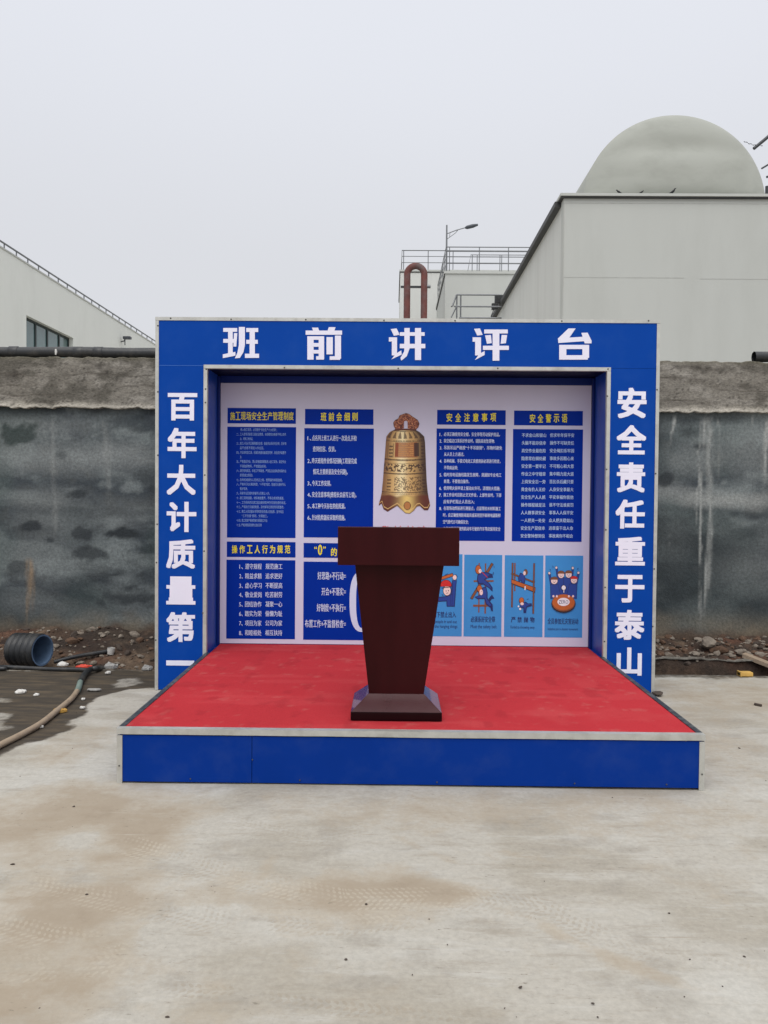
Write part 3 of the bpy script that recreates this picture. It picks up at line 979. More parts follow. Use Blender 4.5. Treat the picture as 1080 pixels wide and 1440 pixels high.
sp = None
for (x, z) in [(-1.55, .275), (-1.0, .272), (-0.4, .274), (0.3, .272), (1.0, .273), (1.5, .272), (-1.2, .03), (-0.86, .14), (-0.6, .03), (0.15, .028), (0.9, .03), (1.4, .03), (-1.59, .1), (1.59, .09)]:
    if sp is None:
        sp = screw_proto(st, (x, -0.002, z), r=0.0045)
    else:
        copy_part(sp, st, Vector((x, -0.002 - (0.005 if abs(x) > 1.58 else 0), z)) - st.location)

# ================================================================== BOOTH
OX, OT, IX, IT = 2.012, 3.0, 1.600, 2.597
YBK = 2.58
booth = thing('sign_booth', 'blue portal booth with white characters on its frame and notices on its back board', 'booth', (0, 2.33, 0))
m_ = MB(); m_.box(-OX + 0.02, OX - 0.02, YP, YP + 0.014, IT + 0.021, OT - 0.02); hdr = m_.build('header_panel', BLUE, booth)
pil = {}
for s in (-1, 1):
    a, b = sorted((s * (IX + 0.024), s * (OX - 0.02)))
    m_ = MB(); m_.box(a, b, YP, YP + 0.014, 0.004, IT + 0.019); pil[s] = m_.build('pillar_panel', BLUE, booth)
    a, b = sorted((s * OX, s * (OX - 0.014)))
    m_ = MB(); m_.box(a, b, YP + 0.006, YBK, 0.0, OT); m_.build('outer_side_panel', BLUE, booth)
    a, b = sorted((s * (IX + 0.003), s * (IX + 0.017)))
    m_ = MB(); m_.box(a, b, YP + 0.02, YB + 0.02, 0.25, IT + 0.01); m_.build('inner_side_panel', BLUE_REV, booth)
    # corner posts inside, at the back board
    a, b = sorted((s * (IX - 0.0215), s * (IX + 0.001)))
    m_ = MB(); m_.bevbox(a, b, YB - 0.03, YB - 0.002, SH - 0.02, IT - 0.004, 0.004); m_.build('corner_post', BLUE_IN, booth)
    # outer edge trim
    a, b = sorted((s * (OX + 0.003), s * (OX - 0.024)))
    m_ = MB(); m_.box(a, b, YP - 0.005, YP - 0.0015, 0.0, OT - 0.026)
    a, b = sorted((s * (OX + 0.0045), s * (OX + 0.001)))
    m_.box(a, b, YP, YP + 0.03, 0.0, OT - 0.026); m_.build('outer_trim', ALU, booth)
    a, b = sorted((s * (IX - 0.001), s * (IX + 0.027)))
    m_ = MB(); m_.box(a, b, YP - 0.005, YP - 0.0015, 0.0, IT - 0.003)
    a, b = sorted((s * (IX - 0.003), s * (IX + 0.001)))
    m_.box(a, b, YP, YP + 0.03, 0.27, IT - 0.003); m_.build('inner_trim', ALU, booth)
m_ = MB(); m_.box(-OX - 0.0045, OX + 0.0045, YP - 0.005, YP - 0.0012, OT - 0.024, OT + 0.003)
m_.box(-OX - 0.0045, OX + 0.0045, YP - 0.001, YP + 0.03, OT + 0.0005, OT + 0.0035)
m_.build('top_trim', ALU, booth)
m_ = MB(); m_.box(-IX - 0.027, IX + 0.027, YP - 0.0055, YP - 0.0012, IT - 0.001, IT + 0.027)
m_.box(-IX - 0.004, IX + 0.004, YP - 0.001, YP + 0.03, IT - 0.003, IT + 0.0); m_.build('opening_trim', ALU, booth)
m_ = MB(); m_.box(-IX - 0.02, IX + 0.02, YP + 0.02, YB + 0.02, IT + 0.002, IT + 0.016); m_.build('ceiling_panel', SHADE_IN, booth)
m_ = MB(); m_.box(-OX + 0.015, OX - 0.015, YP + 0.016, YBK, OT - 0.016, OT - 0.002); m_.build('roof_panel', BLUE, booth)
m_ = MB(); m_.box(-OX + 0.015, OX - 0.015, YBK - 0.012, YBK - 0.001, 0.01, OT - 0.02); m_.build('rear_panel', BLUE, booth)
seam = MB(); seam.box(-OX + 0.024, -IX - 0.03, YP - 0.0012, YP + 0.001, IT + 0.0185, IT + 0.0212)
seam.build('joint_strip', mat('seam_blue', rgb(60, 112, 190), 0.4), booth)
sp = None
spots = []
for (px, py) in ((222, 458), (222, 551), (222, 640), (221, 737), (220, 791), (219, 900), (290, 519), (289, 547), (289, 566), (288, 668), (287, 775), (285, 862),
                 (855, 519), (854, 557), (853, 660), (852, 745), (851, 826), (850, 902), (924, 548), (922, 666), (920, 800), (918, 881),
                 (240, 447.5), (325, 449), (430, 449.5), (540, 450.5), (640, 451), (790, 451.5), (912, 451), (400, 517), (560, 518), (700, 518)):
    q = at(px, py, YP - 0.005)
    if sp is None:
        sp = screw_proto(booth, q, r=0.0065)
    else:
        copy_part(sp, booth, Vector(q) - booth.location)
back = MB(); back.box(-IX + 0.001, IX - 0.001, YB, YB + 0.015, SH - 0.02, IT + 0.0005)
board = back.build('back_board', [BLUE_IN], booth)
PX0, PX1 = -1.577, 1.577
m_ = MB(); m_.box(PX0, PX1, YB - 0.004, YB - 0.0005, SH + 0.006, 2.535); m_.build('poster', POSTER, board)

# ------------------------------------------------------------------ lettering
_tc = {}


def glyph(s, off):
    k = (s, off)
    if k in _tc:
        return _tc[k]
    c = bpy.data.curves.new('t', 'FONT')
    c.body = s
    c.offset = off
    c.resolution_u = 2
    o = bpy.data.objects.new('t', c)
    col.objects.link(o)
    dg = bpy.context.evaluated_depsgraph_get()
    dg.update()
    me = bpy.data.meshes.new_from_object(o.evaluated_get(dg))
    v = np.array([q.co[:2] for q in me.vertices])
    f = [list(p.vertices) for p in me.polygons]
    bpy.data.objects.remove(o)
    bpy.data.meshes.remove(me)
    _tc[k] = (v, f)
    return v, f


vv, _ = glyph('国', 0.0)
EMH = vv[:, 1].max() - vv[:, 1].min()
EMC = (vv[:, 1].max() + vv[:, 1].min()) / 2


def stamp(mb, X, Z, Y, f, r, mi):
    """one outline, thickened by laying shifted copies a few hundredths of a millimetre apart"""
    if r <= 0:
        sh = [(0, 0)]
    elif r < 0.0012:
        sh = [(0, 0), (r, 0), (-r, 0)]
    elif r < 0.003:
        sh = [(0, 0), (r, 0), (-r, 0), (0, r), (0, -r)]
    else:
        sh = [(0, 0)] + [(sx_ * r, sz_ * r) for sx_ in (-1, 0, 1) for sz_ in (-1, 0, 1) if sx_ or sz_] + [(r / 2, r / 2), (-r / 2, r / 2), (r / 2, -r / 2), (-r / 2, -r / 2)]
    for k, (dx_, dz_) in enumerate(sh):
        mb.add(np.stack([X + dx_, np.full(len(X), Y - k * 0.00004), Z + dz_], -1).tolist(), f, mi)


def put_box(mb, s, x0, x1, y0, y1, Y, r=0.0, mi=0):
    """fit the outline of s exactly in a photographed box lying on the plane at depth Y; r = extra weight in metres"""
    v, f = glyph(s, 0.0)
    a, b = v.min(0), v.max(0)
    P0, P1 = at(x0, y1, Y), at(x1, y0, Y)
    X = P0[0] + r + (v[:, 0] - a[0]) / (b[0] - a[0]) * (P1[0] - P0[0] - 2 * r)
    Z = P0[2] + r + (v[:, 1] - a[1]) / (b[1] - a[1]) * (P1[2] - P0[2] - 2 * r)
    stamp(mb, X, Z, Y, f, r, mi)


def put_line(mb, s, x0, x1, yc, h, Y, r=0.0, mi=0):
    """a line of type: width fitted, height by the em square so short marks keep their size"""
    v, f = glyph(s, 0.0)
    a, b = v[:, 0].min(), v[:, 0].max()
    L, R = at(x0, yc, Y), at(x1, yc, Y)
    k = h * (Y - CAM[1]) / FPX / EMH
    X = L[0] + (v[:, 0] - a) / (b - a) * (R[0] - L[0])
    Z = (L[2] + R[2]) / 2 + (v[:, 1] - EMC) * k
    stamp(mb, X, Z, Y, f, r, mi)


def put_spaced(mb, s, x0, x1, yc, h, wd, Y, r=0.0, mi=0):
    n = len(s)
    for i, ch in enumerate(s):
        xc = x0 + wd / 2 + (x1 - x0 - wd) * i / (n - 1)
        put_box(mb, ch, xc - wd / 2, xc + wd / 2, yc - h / 2, yc + h / 2, Y, r, mi)


# pillar characters (photographed boxes, crop scale 6.55)
YL = YP - 0.003
def lettering_part(items, parent):
    for ch, x0, x1, y0, y1, off in items:
        b_ = MB()
        put_box(b_, ch, x0, x1, y0, y1, YL, off)
        b_.build('character', LETTER, parent, fix=False)


K = 6.55
LB = 0.0075
lettering_part([(c, 220 + a / K, 220 + b / K, o + y0 / K, o + y1 / K, 0.0 if c == '一' else LB) for c, a, b, y0, y1, o in (
    ('百', 104, 376, 84, 335, 540), ('年', 102, 370, 406, 682, 540), ('大', 94, 362, 745, 1020, 540), ('计', 94, 368, 1086, 1362, 540),
    ('质', 90, 358, 122, 390, 740), ('量', 90, 360, 464, 720, 740), ('第', 90, 355, 793, 1065, 740), ('一', 90, 348, 1238, 1282, 740))], pil[-1])
lettering_part([(c, 850 + a / K, 850 + b / K, o + y0 / K, o + y1 / K, LB) for c, a, b, y0, y1, o in (
    ('安', 118, 390, 68, 347, 535), ('全', 110, 387, 412, 680, 535), ('责', 112, 377, 756, 1030, 535), ('任', 100, 374, 1098, 1364, 535),
    ('重', 98, 376, 98, 360, 740), ('于', 98, 370, 450, 702, 740), ('泰', 92, 370, 772, 1045, 740), ('山', 110, 346, 1118, 1374, 740))], pil[1])
# header characters: heavy cut-out strokes
def R4(a, b, c, d):
    return [(a, b), (c, b), (c, d), (a, d)]


HEAD = {
    'ban': (300, [R4(47, 38, 113, 56), R4(70, 38, 92, 172), R4(47, 90, 110, 108), [(45, 163), (105, 151), (105, 169), (45, 181)],
                  [(98, 62), (114, 62), (109, 126), (95, 126)], [(121, 33), (150, 33), (150, 118), (143, 152), (126, 180), (102, 182), (114, 156), (121, 120)],
                  R4(156, 38, 213, 57), R4(156, 94, 211, 113), R4(150, 160, 217, 180), R4(172, 38, 197, 180)]),
    'qian': (300, [[(468, 36), (497, 36), (503, 52), (474, 52)], [(548, 34), (580, 34), (574, 52), (542, 52)], R4(438, 50, 611, 70),
                   R4(446, 77, 476, 188), R4(446, 77, 526, 94), R4(500, 77, 526, 186), R4(488, 172, 524, 188), R4(470, 109, 506, 127), R4(470, 142, 506, 159),
                   R4(537, 81, 567, 163), R4(577, 74, 606, 184), R4(552, 172, 602, 189)]),
    'jiang': (300, [[(842, 43), (870, 40), (884, 70), (857, 75)], R4(833, 82, 872, 102), R4(847, 82, 872, 168), [(845, 187), (894, 164), (892, 144), (866, 160)],
                    R4(885, 58, 1003, 75), R4(885, 113, 1006, 134), [(907, 38), (932, 38), (932, 134), (918, 172), (892, 193), (888, 180), (906, 148)], R4(957, 38, 986, 190)]),
    'ping': (560, [[(360, 42), (388, 40), (401, 70), (375, 74)], R4(353, 82, 393, 103), R4(365, 82, 393, 168), [(364, 190), (410, 166), (410, 147), (386, 160)],
                   R4(408, 45, 520, 64), [(412, 73), (440, 71), (444, 110), (421, 113)], [(491, 71), (517, 71), (511, 110), (486, 113)], R4(402, 122, 525, 142), R4(448, 55, 480, 193)]),
    'tai': (560, [[(808, 40), (842, 40), (812, 84), (758, 88)], [(758, 86), (890, 79), (893, 100), (760, 109)], [(869, 61), (899, 60), (918, 99), (917, 111), (885, 111)],
                  R4(764, 118, 798, 188), R4(764, 118, 906, 138), R4(764, 167, 900, 188), R4(874, 118, 906, 180)]),
}
for nm, (ox, strokes) in HEAD.items():
    b_ = MB()
    for i, sst in enumerate(strokes):
        pts = [at(ox + x / 3.375, 450 + y / 3.375, YP - 0.0025 - i * 0.00022) for x, y in sst]
        b_.add(pts, [tuple(range(len(pts)))])
    b_.build('character', LETTER, hdr, fix=False)

# ------------------------------------------------------------------ notices on the back board
Y1, Y2, Y3 = YB - 0.0055, YB - 0.0070, YB - 0.0075


def flat_rect(name, x0, y0, x1, y1, m, label=None):
    b_ = MB()
    A, B = at(x0, y0, Y1), at(x1, y1, Y1)
    b_.box(min(A[0], B[0]), max(A[0], B[0]), Y1, YB - 0.0042, min(A[2], B[2]), max(A[2], B[2]))
    o = b_.build(name, m, board)
    if label:
        o['label'] = label
    return o


for x0, y0, x1, y1 in ((320, 573.5, 416, 596), (429, 575, 525, 597.5), (319, 761.5, 415.5, 784), (427, 763.5, 523, 785), (614.8, 576.3, 711, 597.8), (723, 577.3, 819.5, 598.7)):
    flat_rect('title_panel', x0, y0, x1, y1, PBLUE)
for x0, y0, x1, y1 in ((319.7, 600, 415.5, 756.7), (428, 602, 524.5, 756.5), (318.5, 787, 414.7, 899), (427, 789.7, 522.5, 900.5), (614, 602.5, 709.5, 761), (721.5, 603.3, 817.8, 762)):
    flat_rect('notice_panel', x0, y0, x1, y1, PBLUE)
for x0, y0, x1, y1 in ((598, 779, 649.2, 895), (653, 780, 705, 895.5), (710, 780.7, 762.7, 896), (767, 781, 818.6, 896.7)):
    flat_rect('picture_card', x0, y0, x1, y1, PSKY)

# titles
TW = 0.0013


def title(fn):
    b = MB()
    fn(b)
    b.build('title_lettering', PYEL, board, fix=False)


title(lambda b: put_spaced(b, '施工现场安全生产管理制度', 323.8, 413, 585, 11.6, 6.8, Y2, 0.0008))
title(lambda b: put_spaced(b, '班前会细则', 451, 503, 586, 12, 8, Y2, TW))
title(lambda b: put_spaced(b, '操作工人行为规范', 326, 408.3, 772.4, 11.6, 7.8, Y2, TW))
title(lambda b: put_spaced(b, '安全注意事项', 627.8, 697.8, 587, 12, 8.2, Y2, TW))
title(lambda b: put_spaced(b, '安全警示语', 744.8, 797.8, 588.2, 12, 8, Y2, TW))


title(lambda b: put_box(b, '“', 441.8, 445.6, 768.5, 772, Y2, TW))
title(lambda b: put_box(b, '0', 447, 453.3, 765.6, 781, Y2, 0.002))
title(lambda b: put_box(b, '”', 454.4, 458.2, 768.5, 772, Y2, TW))
for ch_, cx_ in (('的', 469.7), ('突', 487), ('破', 503.8)):
    title(lambda b: put_box(b, ch_, cx_ - 4.2, cx_ + 4.2, 770.4, 782, Y2, TW))

# notice 1: the small print
b_ = MB()
N1 = [(82, 0, 245, 695, '进入施工现场，必须遵守“安全生产六大纪律”。'), (138, '二、', 240, 806, '工人进场须接受三级安全教育，未经教育合格者不得上岗作'),
      (193, 0, 240, 400, '业，特殊工种持证。'), (250, '三、', 240, 806, '施工人员必须正确佩戴安全帽，高处作业系好安全带，防护用'), (305, 0, 240, 535, '品不合格不得进入作业区。'),
      (362, '四、', 242, 806, '作业前检查工具、机械及电器设备是否完好，安全防护装置齐'), (415, 0, 240, 262, '全。'), (473, '五、', 240, 803, '严禁酒后作业，禁止穿拖鞋高跟鞋进入施工现场，高空作业'),
      (530, 0, 240, 565, '不得抛掷物料，严禁擅自拆除。'), (586, '六、', 240, 806, '遵守用电规定，非电工不得接线，严禁乱拉乱接电源线路作业'), (640, 0, 240, 400, '发现隐患立即报告。'),
      (698, '七、', 240, 762, '各种机械操作人员持证上岗，按照操作规程使用。'), (752, '八、', 240, 800, '严格执行动火审批制度，“十不烧”规定，配备灭火器材专人'), (806, 0, 240, 335, '看护现场。'),
      (862, '九、', 240, 605, '吊装作业区域内非操作人员禁止入内。'), (920, '十、', 240, 780, '施工现场道路，材料堆放整齐，不得占用消防通道。'), (976, '十一、', 262, 806, '工作场所的坑洞口临边做好防护栏杆及安全警示标志。'),
      (1030, '十二、', 262, 780, '严格执行交接班制度，及时填写记录发现问题整改。'), (1086, '十三、', 262, 775, '施工人员应服从领导和安全检查人员指挥，坚守岗位'), (1140, 0, 262, 580, '“三不伤害”原则，文明施工。'),
      (1195, '十四、', 262, 575, '施工现场严格按照操作规程施工作业'), (1252, '十五、', 255, 505, '严禁违章指挥违章作业违反纪律')]
for y, num, x0, x1, s in N1:
    put_line(b_, s, 310 + x0 / 8.727, 310 + x1 / 8.727, 595 + y / 8.727, 4.0, Y2, 0.0)
    if num:
        put_line(b_, num, 310 + 196 / 8.727, 310 + (232 if len(num) < 3 else 254) / 8.727, 595 + y / 8.727, 3.6, Y2, 0.0)
b_.build('small_print', PTXT_DIM, board, fix=False)
# notices 2, 3, 4
b_ = MB()
for y, num, x0, x1, s in ((343, '1、', 625, 907, '点名列上班工人进行一次清点,并检'), (412, 0, 630, 775, '查到仪容、仪表。'), (487, '2、', 625, 907, '昨天班组作业情况回顾(工程量完成'), (556, 0, 632, 850, '情况,主要质量及安全问题)。'),
                          (629, '3、', 625, 745, '今天工作安排。'), (701, '4、', 625, 905, '安全注意事项(班组长会前写上墙)。'), (773, '5、', 625, 835, '本工种今天存在的危险源。'), (846, '6、', 625, 835, '针对危险源应采取的措施。')):
    put_line(b_, s, 300 + x0 / 4.5, 300 + x1 / 4.5, 540 + y / 4.5, 7.4, Y2, 0.0006)
    if num:
        put_line(b_, num, 300 + 596 / 4.5, 300 + 620 / 4.5, 540 + y / 4.5, 7.0, Y2, 0.0006)
b_.build('notice_lettering', PTXT, board, fix=False)
b_ = MB()
for y, num, s1, s2 in ((255, '1、', '遵守规程', '规范施工'), (316, '2、', '精益求精', '追求更好'), (376, '3、', '虚心学习', '不断提高'), (434, '4、', '敬业爱岗', '吃苦耐劳'), (494, '5、', '团结协作', '凝聚一心'),
                       (554, '6、', '踏实为荣', '偷懒为耻'), (614, '7、', '项目为家', '公司为家'), (675, '8、', '和睦相处', '相互扶持')):
    d_ = (y - 255) * 0.005
    put_line(b_, num, 300 + (165 - d_) / 4.5, 300 + (187 - d_) / 4.5, 740 + y / 4.5, 7.4, Y2, 0.0005)
    b_.build('notice_lettering', PTXT, board, fix=False)
    b_ = MB()
    put_line(b_, s1, 300 + (202 - d_) / 4.5, 300 + (306 - d_) / 4.5, 740 + y / 4.5, 7.6, Y2, 0.0005)
    b_.build('notice_lettering', PTXT, board, fix=False)
    b_ = MB()
    put_line(b_, s2, 300 + (331 - d_) / 4.5, 300 + (437 - d_) / 4.5, 740 + y / 4.5, 7.6, Y2, 0.0005)
    b_.build('notice_lettering', PTXT, board, fix=False)
    b_ = MB()
for y, x0, s in ((315, 660, '好思路+不行动='), (415, 685, '开会+不落实='), (517, 655, '好制度+不执行='), (618, 580, '布置工作+不监督检查=')):
    put_line(b_, s, 300 + x0 / 4.5, 300 + 838 / 4.5, 740 + y / 4.5, 10.5, Y2, 0.0008)
zx, zy = 300 + 942 / 4.5, 740 + 477 / 4.5
orx, ory = 80 / 4.5, 192 / 4.5
ths = np.linspace(0, 2 * math.pi, 72, endpoint=False)


def sup(t_, rx_, ry_):
    c_, s_ = math.cos(t_), math.sin(t_)
    return zx + rx_ * math.copysign(abs(c_) ** 0.8, c_), zy + ry_ * math.copysign(abs(s_) ** 0.8, s_)


ringo = [at(*sup(t_, orx, ory), Y2) for t_ in ths]
ringi = [at(*sup(t_, orx - 9.2, ory - 5.5), Y2) for t_ in ths]
b_.loft([ringo, ringi], cap=False)
b_.build('notice_lettering', PTXT, board, fix=False)
# notice 5
b_ = MB()
for y, num, x0, x1, s in ((135, '1.', 138, 805, '必须正确使用安全帽，安全带等劳动保护用品。'), (213, '2.', 138, 740, '高空临边口须系好作业时，谨防高处坠落物;'), (295, '3.', 140, 830, '吊装吊运严格按“十不吊原则”，吊物时避免'), (372, 0, 140, 380, '从人员上方通过。'),
                          (453, '4.', 138, 810, '各种机械、手提式电动工具使用前必须进行检查，'), (532, 0, 138, 303, '不带病运转;'), (617, '5.', 138, 822, '临时用电设施线路发生故障，须通知专业电工'), (695, 0, 138, 440, '处理，不要擅自操作。'),
                          (777, '6.', 135, 805, '使用明火前申请上报动火许可，清理防火措施;'), (857, '7.', 133, 820, '施工作业时应防止交叉作业，上部作业时，下部'), (937, 0, 133, 500, '应有护栏阻止人员出入;'), (1017, '8.', 135, 815, '在现场动焊前进行测量点，点苗等给水材料施工'),
                          (1098, 0, 128, 812, '时，应正确使用防毒面具或采用室外新鲜电源新鲜'), (1178, 0, 128, 430, '空气替代方可确保安全;'), (1260, '9.', 130, 810, '在施工现场行驶的机动车行驶的汽车等应保持安全')):
    put_line(b_, s, 608 + x0 / 8.472, 608 + x1 / 8.472, 595 + y / 8.472, 5.2, Y2, 0.0004)
    if num:
        put_line(b_, num, 608 + (x0 - 52 if x0 > 134 else x0 - 56) / 8.472, 608 + (x0 - 24) / 8.472, 595 + y / 8.472, 5.4, Y2, 0.0006)
b_.build('notice_lettering', PTXT, board, fix=False)
b_ = MB()
ROWS6 = ('不求金山和银山', '但求年年保平安', '头脑不能存侥幸', '操作不可缺责任', '高空作业最危险', '安全绳扣系牢固', '隐患常在细处藏', '事故多因粗心来', '安全第一要牢记', '不可粗心和大意',
         '作业之中守规章', '集中精力是大道', '上岗安全忘一旁', '苦比杀后藏只要', '黄金有价人无价', '人身安全事最大', '安全生产人人抓', '平安幸福你我他', '操作规程就是法', '谁不守法谁挨罚',
         '人人做事讲安全', '事事人人保平安', '一人把关一处安', '众人把关稳如山', '安全生产莫侥幸', '违章蛮干出人命', '安全警钟想到位', '事故离你不相会')
for i in range(14):
    y = 145 + i * 92.3
    d_ = i * 1.15
    put_line(b_, ROWS6[2 * i], 716 + (152 - d_) / 8.472, 716 + (440 - d_) / 8.472, 595 + y / 8.472, 5.2, Y2, 0.0004)
    put_line(b_, ROWS6[2 * i + 1], 716 + (487 - d_) / 8.472, 716 + (774 - d_) / 8.472, 595 + y / 8.472, 5.2, Y2, 0.0004)
b_.build('notice_lettering', mat('print_cyan_text', rgb(186, 212, 240), 0.45, var=0.02), board, fix=False)
# captions under the pictures
b_ = MB()
put_line(b_, '吊物下禁止出入', 600 + 32 / 9, 600 + 370 / 9, 760 + 940 / 9, 8, Y2, 0.0007)
b_.build('caption_lettering', PNAVY, board, fix=False)
b_ = MB()
put_line(b_, 'No people in and out', 600 + 40 / 9, 600 + 382 / 9, 760 + 1025 / 9, 5.6, Y2, 0.0)
b_.build('caption_lettering', PNAVY, board, fix=False)
b_ = MB()
put_line(b_, 'of the hanging things', 600 + 60 / 9, 600 + 388 / 9, 760 + 1085 / 9, 5.6, Y2, 0.0)
b_.build('caption_lettering', PNAVY, board, fix=False)
b_ = MB()
put_line(b_, '必须系好安全带', 600 + 560 / 9, 600 + 865 / 9, 760 + 1000 / 9, 8, Y2, 0.0007)
b_.build('caption_lettering', PNAVY, board, fix=False)
b_ = MB()
put_line(b_, 'Must the safety belt', 600 + 557 / 9, 600 + 885 / 9, 760 + 1088 / 9, 6.4, Y2, 0.0)
b_.build('caption_lettering', PNAVY, board, fix=False)
b_ = MB()
put_spaced(b_, '严禁抛物', 700 + 155 / 8.308, 700 + 430 / 8.308, 760 + 926 / 8.308, 8, 6.4, Y2, 0.001)
b_.build('caption_lettering', PNAVY, board, fix=False)
b_ = MB()
put_line(b_, 'Forbid to throwing away', 700 + 150 / 8.308, 700 + 430 / 8.308, 760 + 1012 / 8.308, 5.2, Y2, 0.0)
b_.build('caption_lettering', PNAVY, board, fix=False)
b_ = MB()
put_line(b_, '全员参加无灾害运动', 700 + 583 / 8.308, 700 + 940 / 8.308, 760 + 946 / 8.308, 8, Y2, 0.0007)
b_.build('caption_lettering', PNAVY, board, fix=False)
b_ = MB()
put_line(b_, 'Initiative join in disaster movement', 700 + 585 / 8.308, 700 + 938 / 8.308, 760 + 1034 / 8.308, 4.6, Y2, 0.0)
b_.build('caption_lettering', PNAVY, board, fix=False)
b_ = MB()
put_spaced(b_, '警钟长鸣', 537, 600, 747.5, 16, 12.5, Y2, 0.0)
b_.build('red_lettering', PRED, board, fix=False)


class Art:
    """flat printed drawing: shapes layered by tenths of a millimetre"""

    def __init__(self, ox, oy, k):
        self.mb, self.ox, self.oy, self.k, self.n, self.ms = MB(), ox, oy, k, 0, []

    def mi(self, m):
        if m not in self.ms:
            self.ms.append(m)
        return self.ms.index(m)

    def poly(self, m, pts):
        Y = Y2 - self.n * 0.00012
        self.n += 1
        self.mb.add([at(self.ox + x / self.k, self.oy + y / self.k, Y) for x, y in pts], [tuple(range(len(pts)))], self.mi(m))

    def line(self, m, x0, y0, x1, y1, w):
        L = math.hypot(x1 - x0, y1 - y0)
        nx, ny = -(y1 - y0) / L * w / 2, (x1 - x0) / L * w / 2
        self.poly(m, [(x0 + nx, y0 + ny), (x1 + nx, y1 + ny), (x1 - nx, y1 - ny), (x0 - nx, y0 - ny)])

    def ell(self, m, cx_, cy_, rx, ry, a0=0, a1=360, n=20):
        self.poly(m, [(cx_ + rx * math.cos(math.radians(a0 + (a1 - a0) * i / n)), cy_ + ry * math.sin(math.radians(a0 + (a1 - a0) * i / n))) for i in range(n + (0 if a1 - a0 == 360 else 1))])

    def text(self, m, s, x0, x1, y0, y1):
        put_box(self.mb, s, self.ox + x0 / self.k, self.ox + x1 / self.k, self.oy + y0 / self.k, self.oy + y1 / self.k, Y2 - self.n * 0.00012, 0, self.mi(m))
        self.n += 1

    def done(self):
        self.mb.build('illustration', self.ms, board, fix=False)


def face(a, x, y, rx, ry, hm, tilt=0):
    a.ell(PDARK, x, y, rx * 1.08, ry * 1.08)
    a.ell(PSKIN, x, y, rx, ry)
    a.ell(PDARK, x, y - ry * 0.35, rx * 1.28, ry * 0.95, 180, 360)
    a.ell(hm, x, y - ry * 0.38, rx * 1.2, ry * 0.85, 180, 360)
    a.line(PDARK, x - rx * .42, y - ry * .02, x - rx * .3, y + ry * .16, rx * .16)
    a.line(PDARK, x + rx * .42, y - ry * .02, x + rx * .3, y + ry * .16, rx * .16)
    a.line(PDARK, x - rx * .25, y + ry * .5, x + rx * .25, y + ry * .5, rx * .14)


# card 1: a falling beam strikes a worker
a = Art(600, 760, 9)
a.line(PDARK, 60, 520, 335, 432, 44)
a.line(PORANGE, 66, 518, 330, 434, 30)
a.poly(PNAVY, [(322, 505), (382, 500), (372, 600), (356, 838), (254, 838), (250, 770), (90, 780), (90, 722), (246, 704), (306, 680)])
a.poly(PSUIT, [(328, 512), (372, 508), (362, 600), (346, 828), (264, 828), (260, 758), (100, 768), (100, 734), (256, 714), (316, 690)])
a.line(PNAVY, 300, 700, 305, 828, 5)
a.line(PNAVY, 330, 540, 322, 826, 5)
a.ell(PDARK, 354, 468, 30, 36); a.ell(PSKIN, 354, 468, 25, 31)
a.ell(PDARK, 258, 636, 52, 66); a.ell(PSKIN, 258, 636, 46, 60)
a.ell(PDARK, 244, 566, 74, 70, 165, 375); a.ell(PRED, 244, 565, 67, 62, 165, 375); a.line(PDARK, 190, 602, 305, 590, 9)
a.ell(PDARK, 246, 640, 6, 8); a.ell(PDARK, 276, 636, 6, 8); a.line(PDARK, 246, 668, 276, 664, 7)
a.line(PNAVY, 230, 440, 270, 418, 6); a.line(PNAVY, 190, 680, 212, 700, 6); a.line(PNAVY, 370, 430, 390, 460, 5)
a.done()
# card 2: two workers in a scaffold
a = Art(600, 760, 9)
for l_ in ((665, 285, 660, 912, 15), (746, 290, 740, 925, 18), (595, 515, 848, 513, 22), (588, 826, 785, 824, 26)):
    a.line(PBROWN, *l_)
a.line(PDARK, 834, 290, 564, 740, 34); a.line(PBROWN, 832, 294, 567, 736, 24)
a.poly(PNAVY, [(640, 440), (690, 400), (760, 400), (826, 424), (842, 470), (770, 478), (742, 500), (800, 545), (836, 600), (832, 648), (790, 606), (720, 560), (650, 556), (636, 510)])
a.poly(PSUIT, [(652, 446), (694, 412), (756, 412), (800, 432), (760, 464), (724, 496), (786, 548), (818, 606), (780, 588), (716, 540), (668, 536), (650, 500)])
a.ell(PDARK, 652, 368, 38, 58); a.ell(PORANGE, 652, 368, 32, 52); a.ell(PSKIN, 676, 388, 19, 27); a.line(PDARK, 680, 380, 684, 388, 5)
a.poly(PNAVY, [(608, 716), (690, 682), (698, 600), (752, 580), (772, 660), (770, 728), (800, 770), (836, 812), (838, 898), (816, 890), (806, 850), (752, 812), (730, 740), (640, 742)])
a.poly(PSUIT, [(622, 714), (700, 692), (708, 610), (746, 594), (760, 664), (756, 734), (790, 780), (820, 820), (800, 830), (758, 796), (738, 728), (642, 730)])
a.poly(PNAVY, [(798, 716), (826, 686), (858, 736), (820, 742), (800, 780), (780, 750)])
a.ell(PDARK, 668, 612, 36, 46); a.ell(PORANGE, 668, 610, 30, 40); a.ell(PSKIN, 690, 656, 22, 36); a.line(PDARK, 694, 640, 700, 652, 5)
a.line(PRED, 700, 400, 770, 470, 8); a.line(PNAVY, 850, 320, 856, 345, 5); a.line(PNAVY, 846, 400, 838, 440, 8)
a.done()
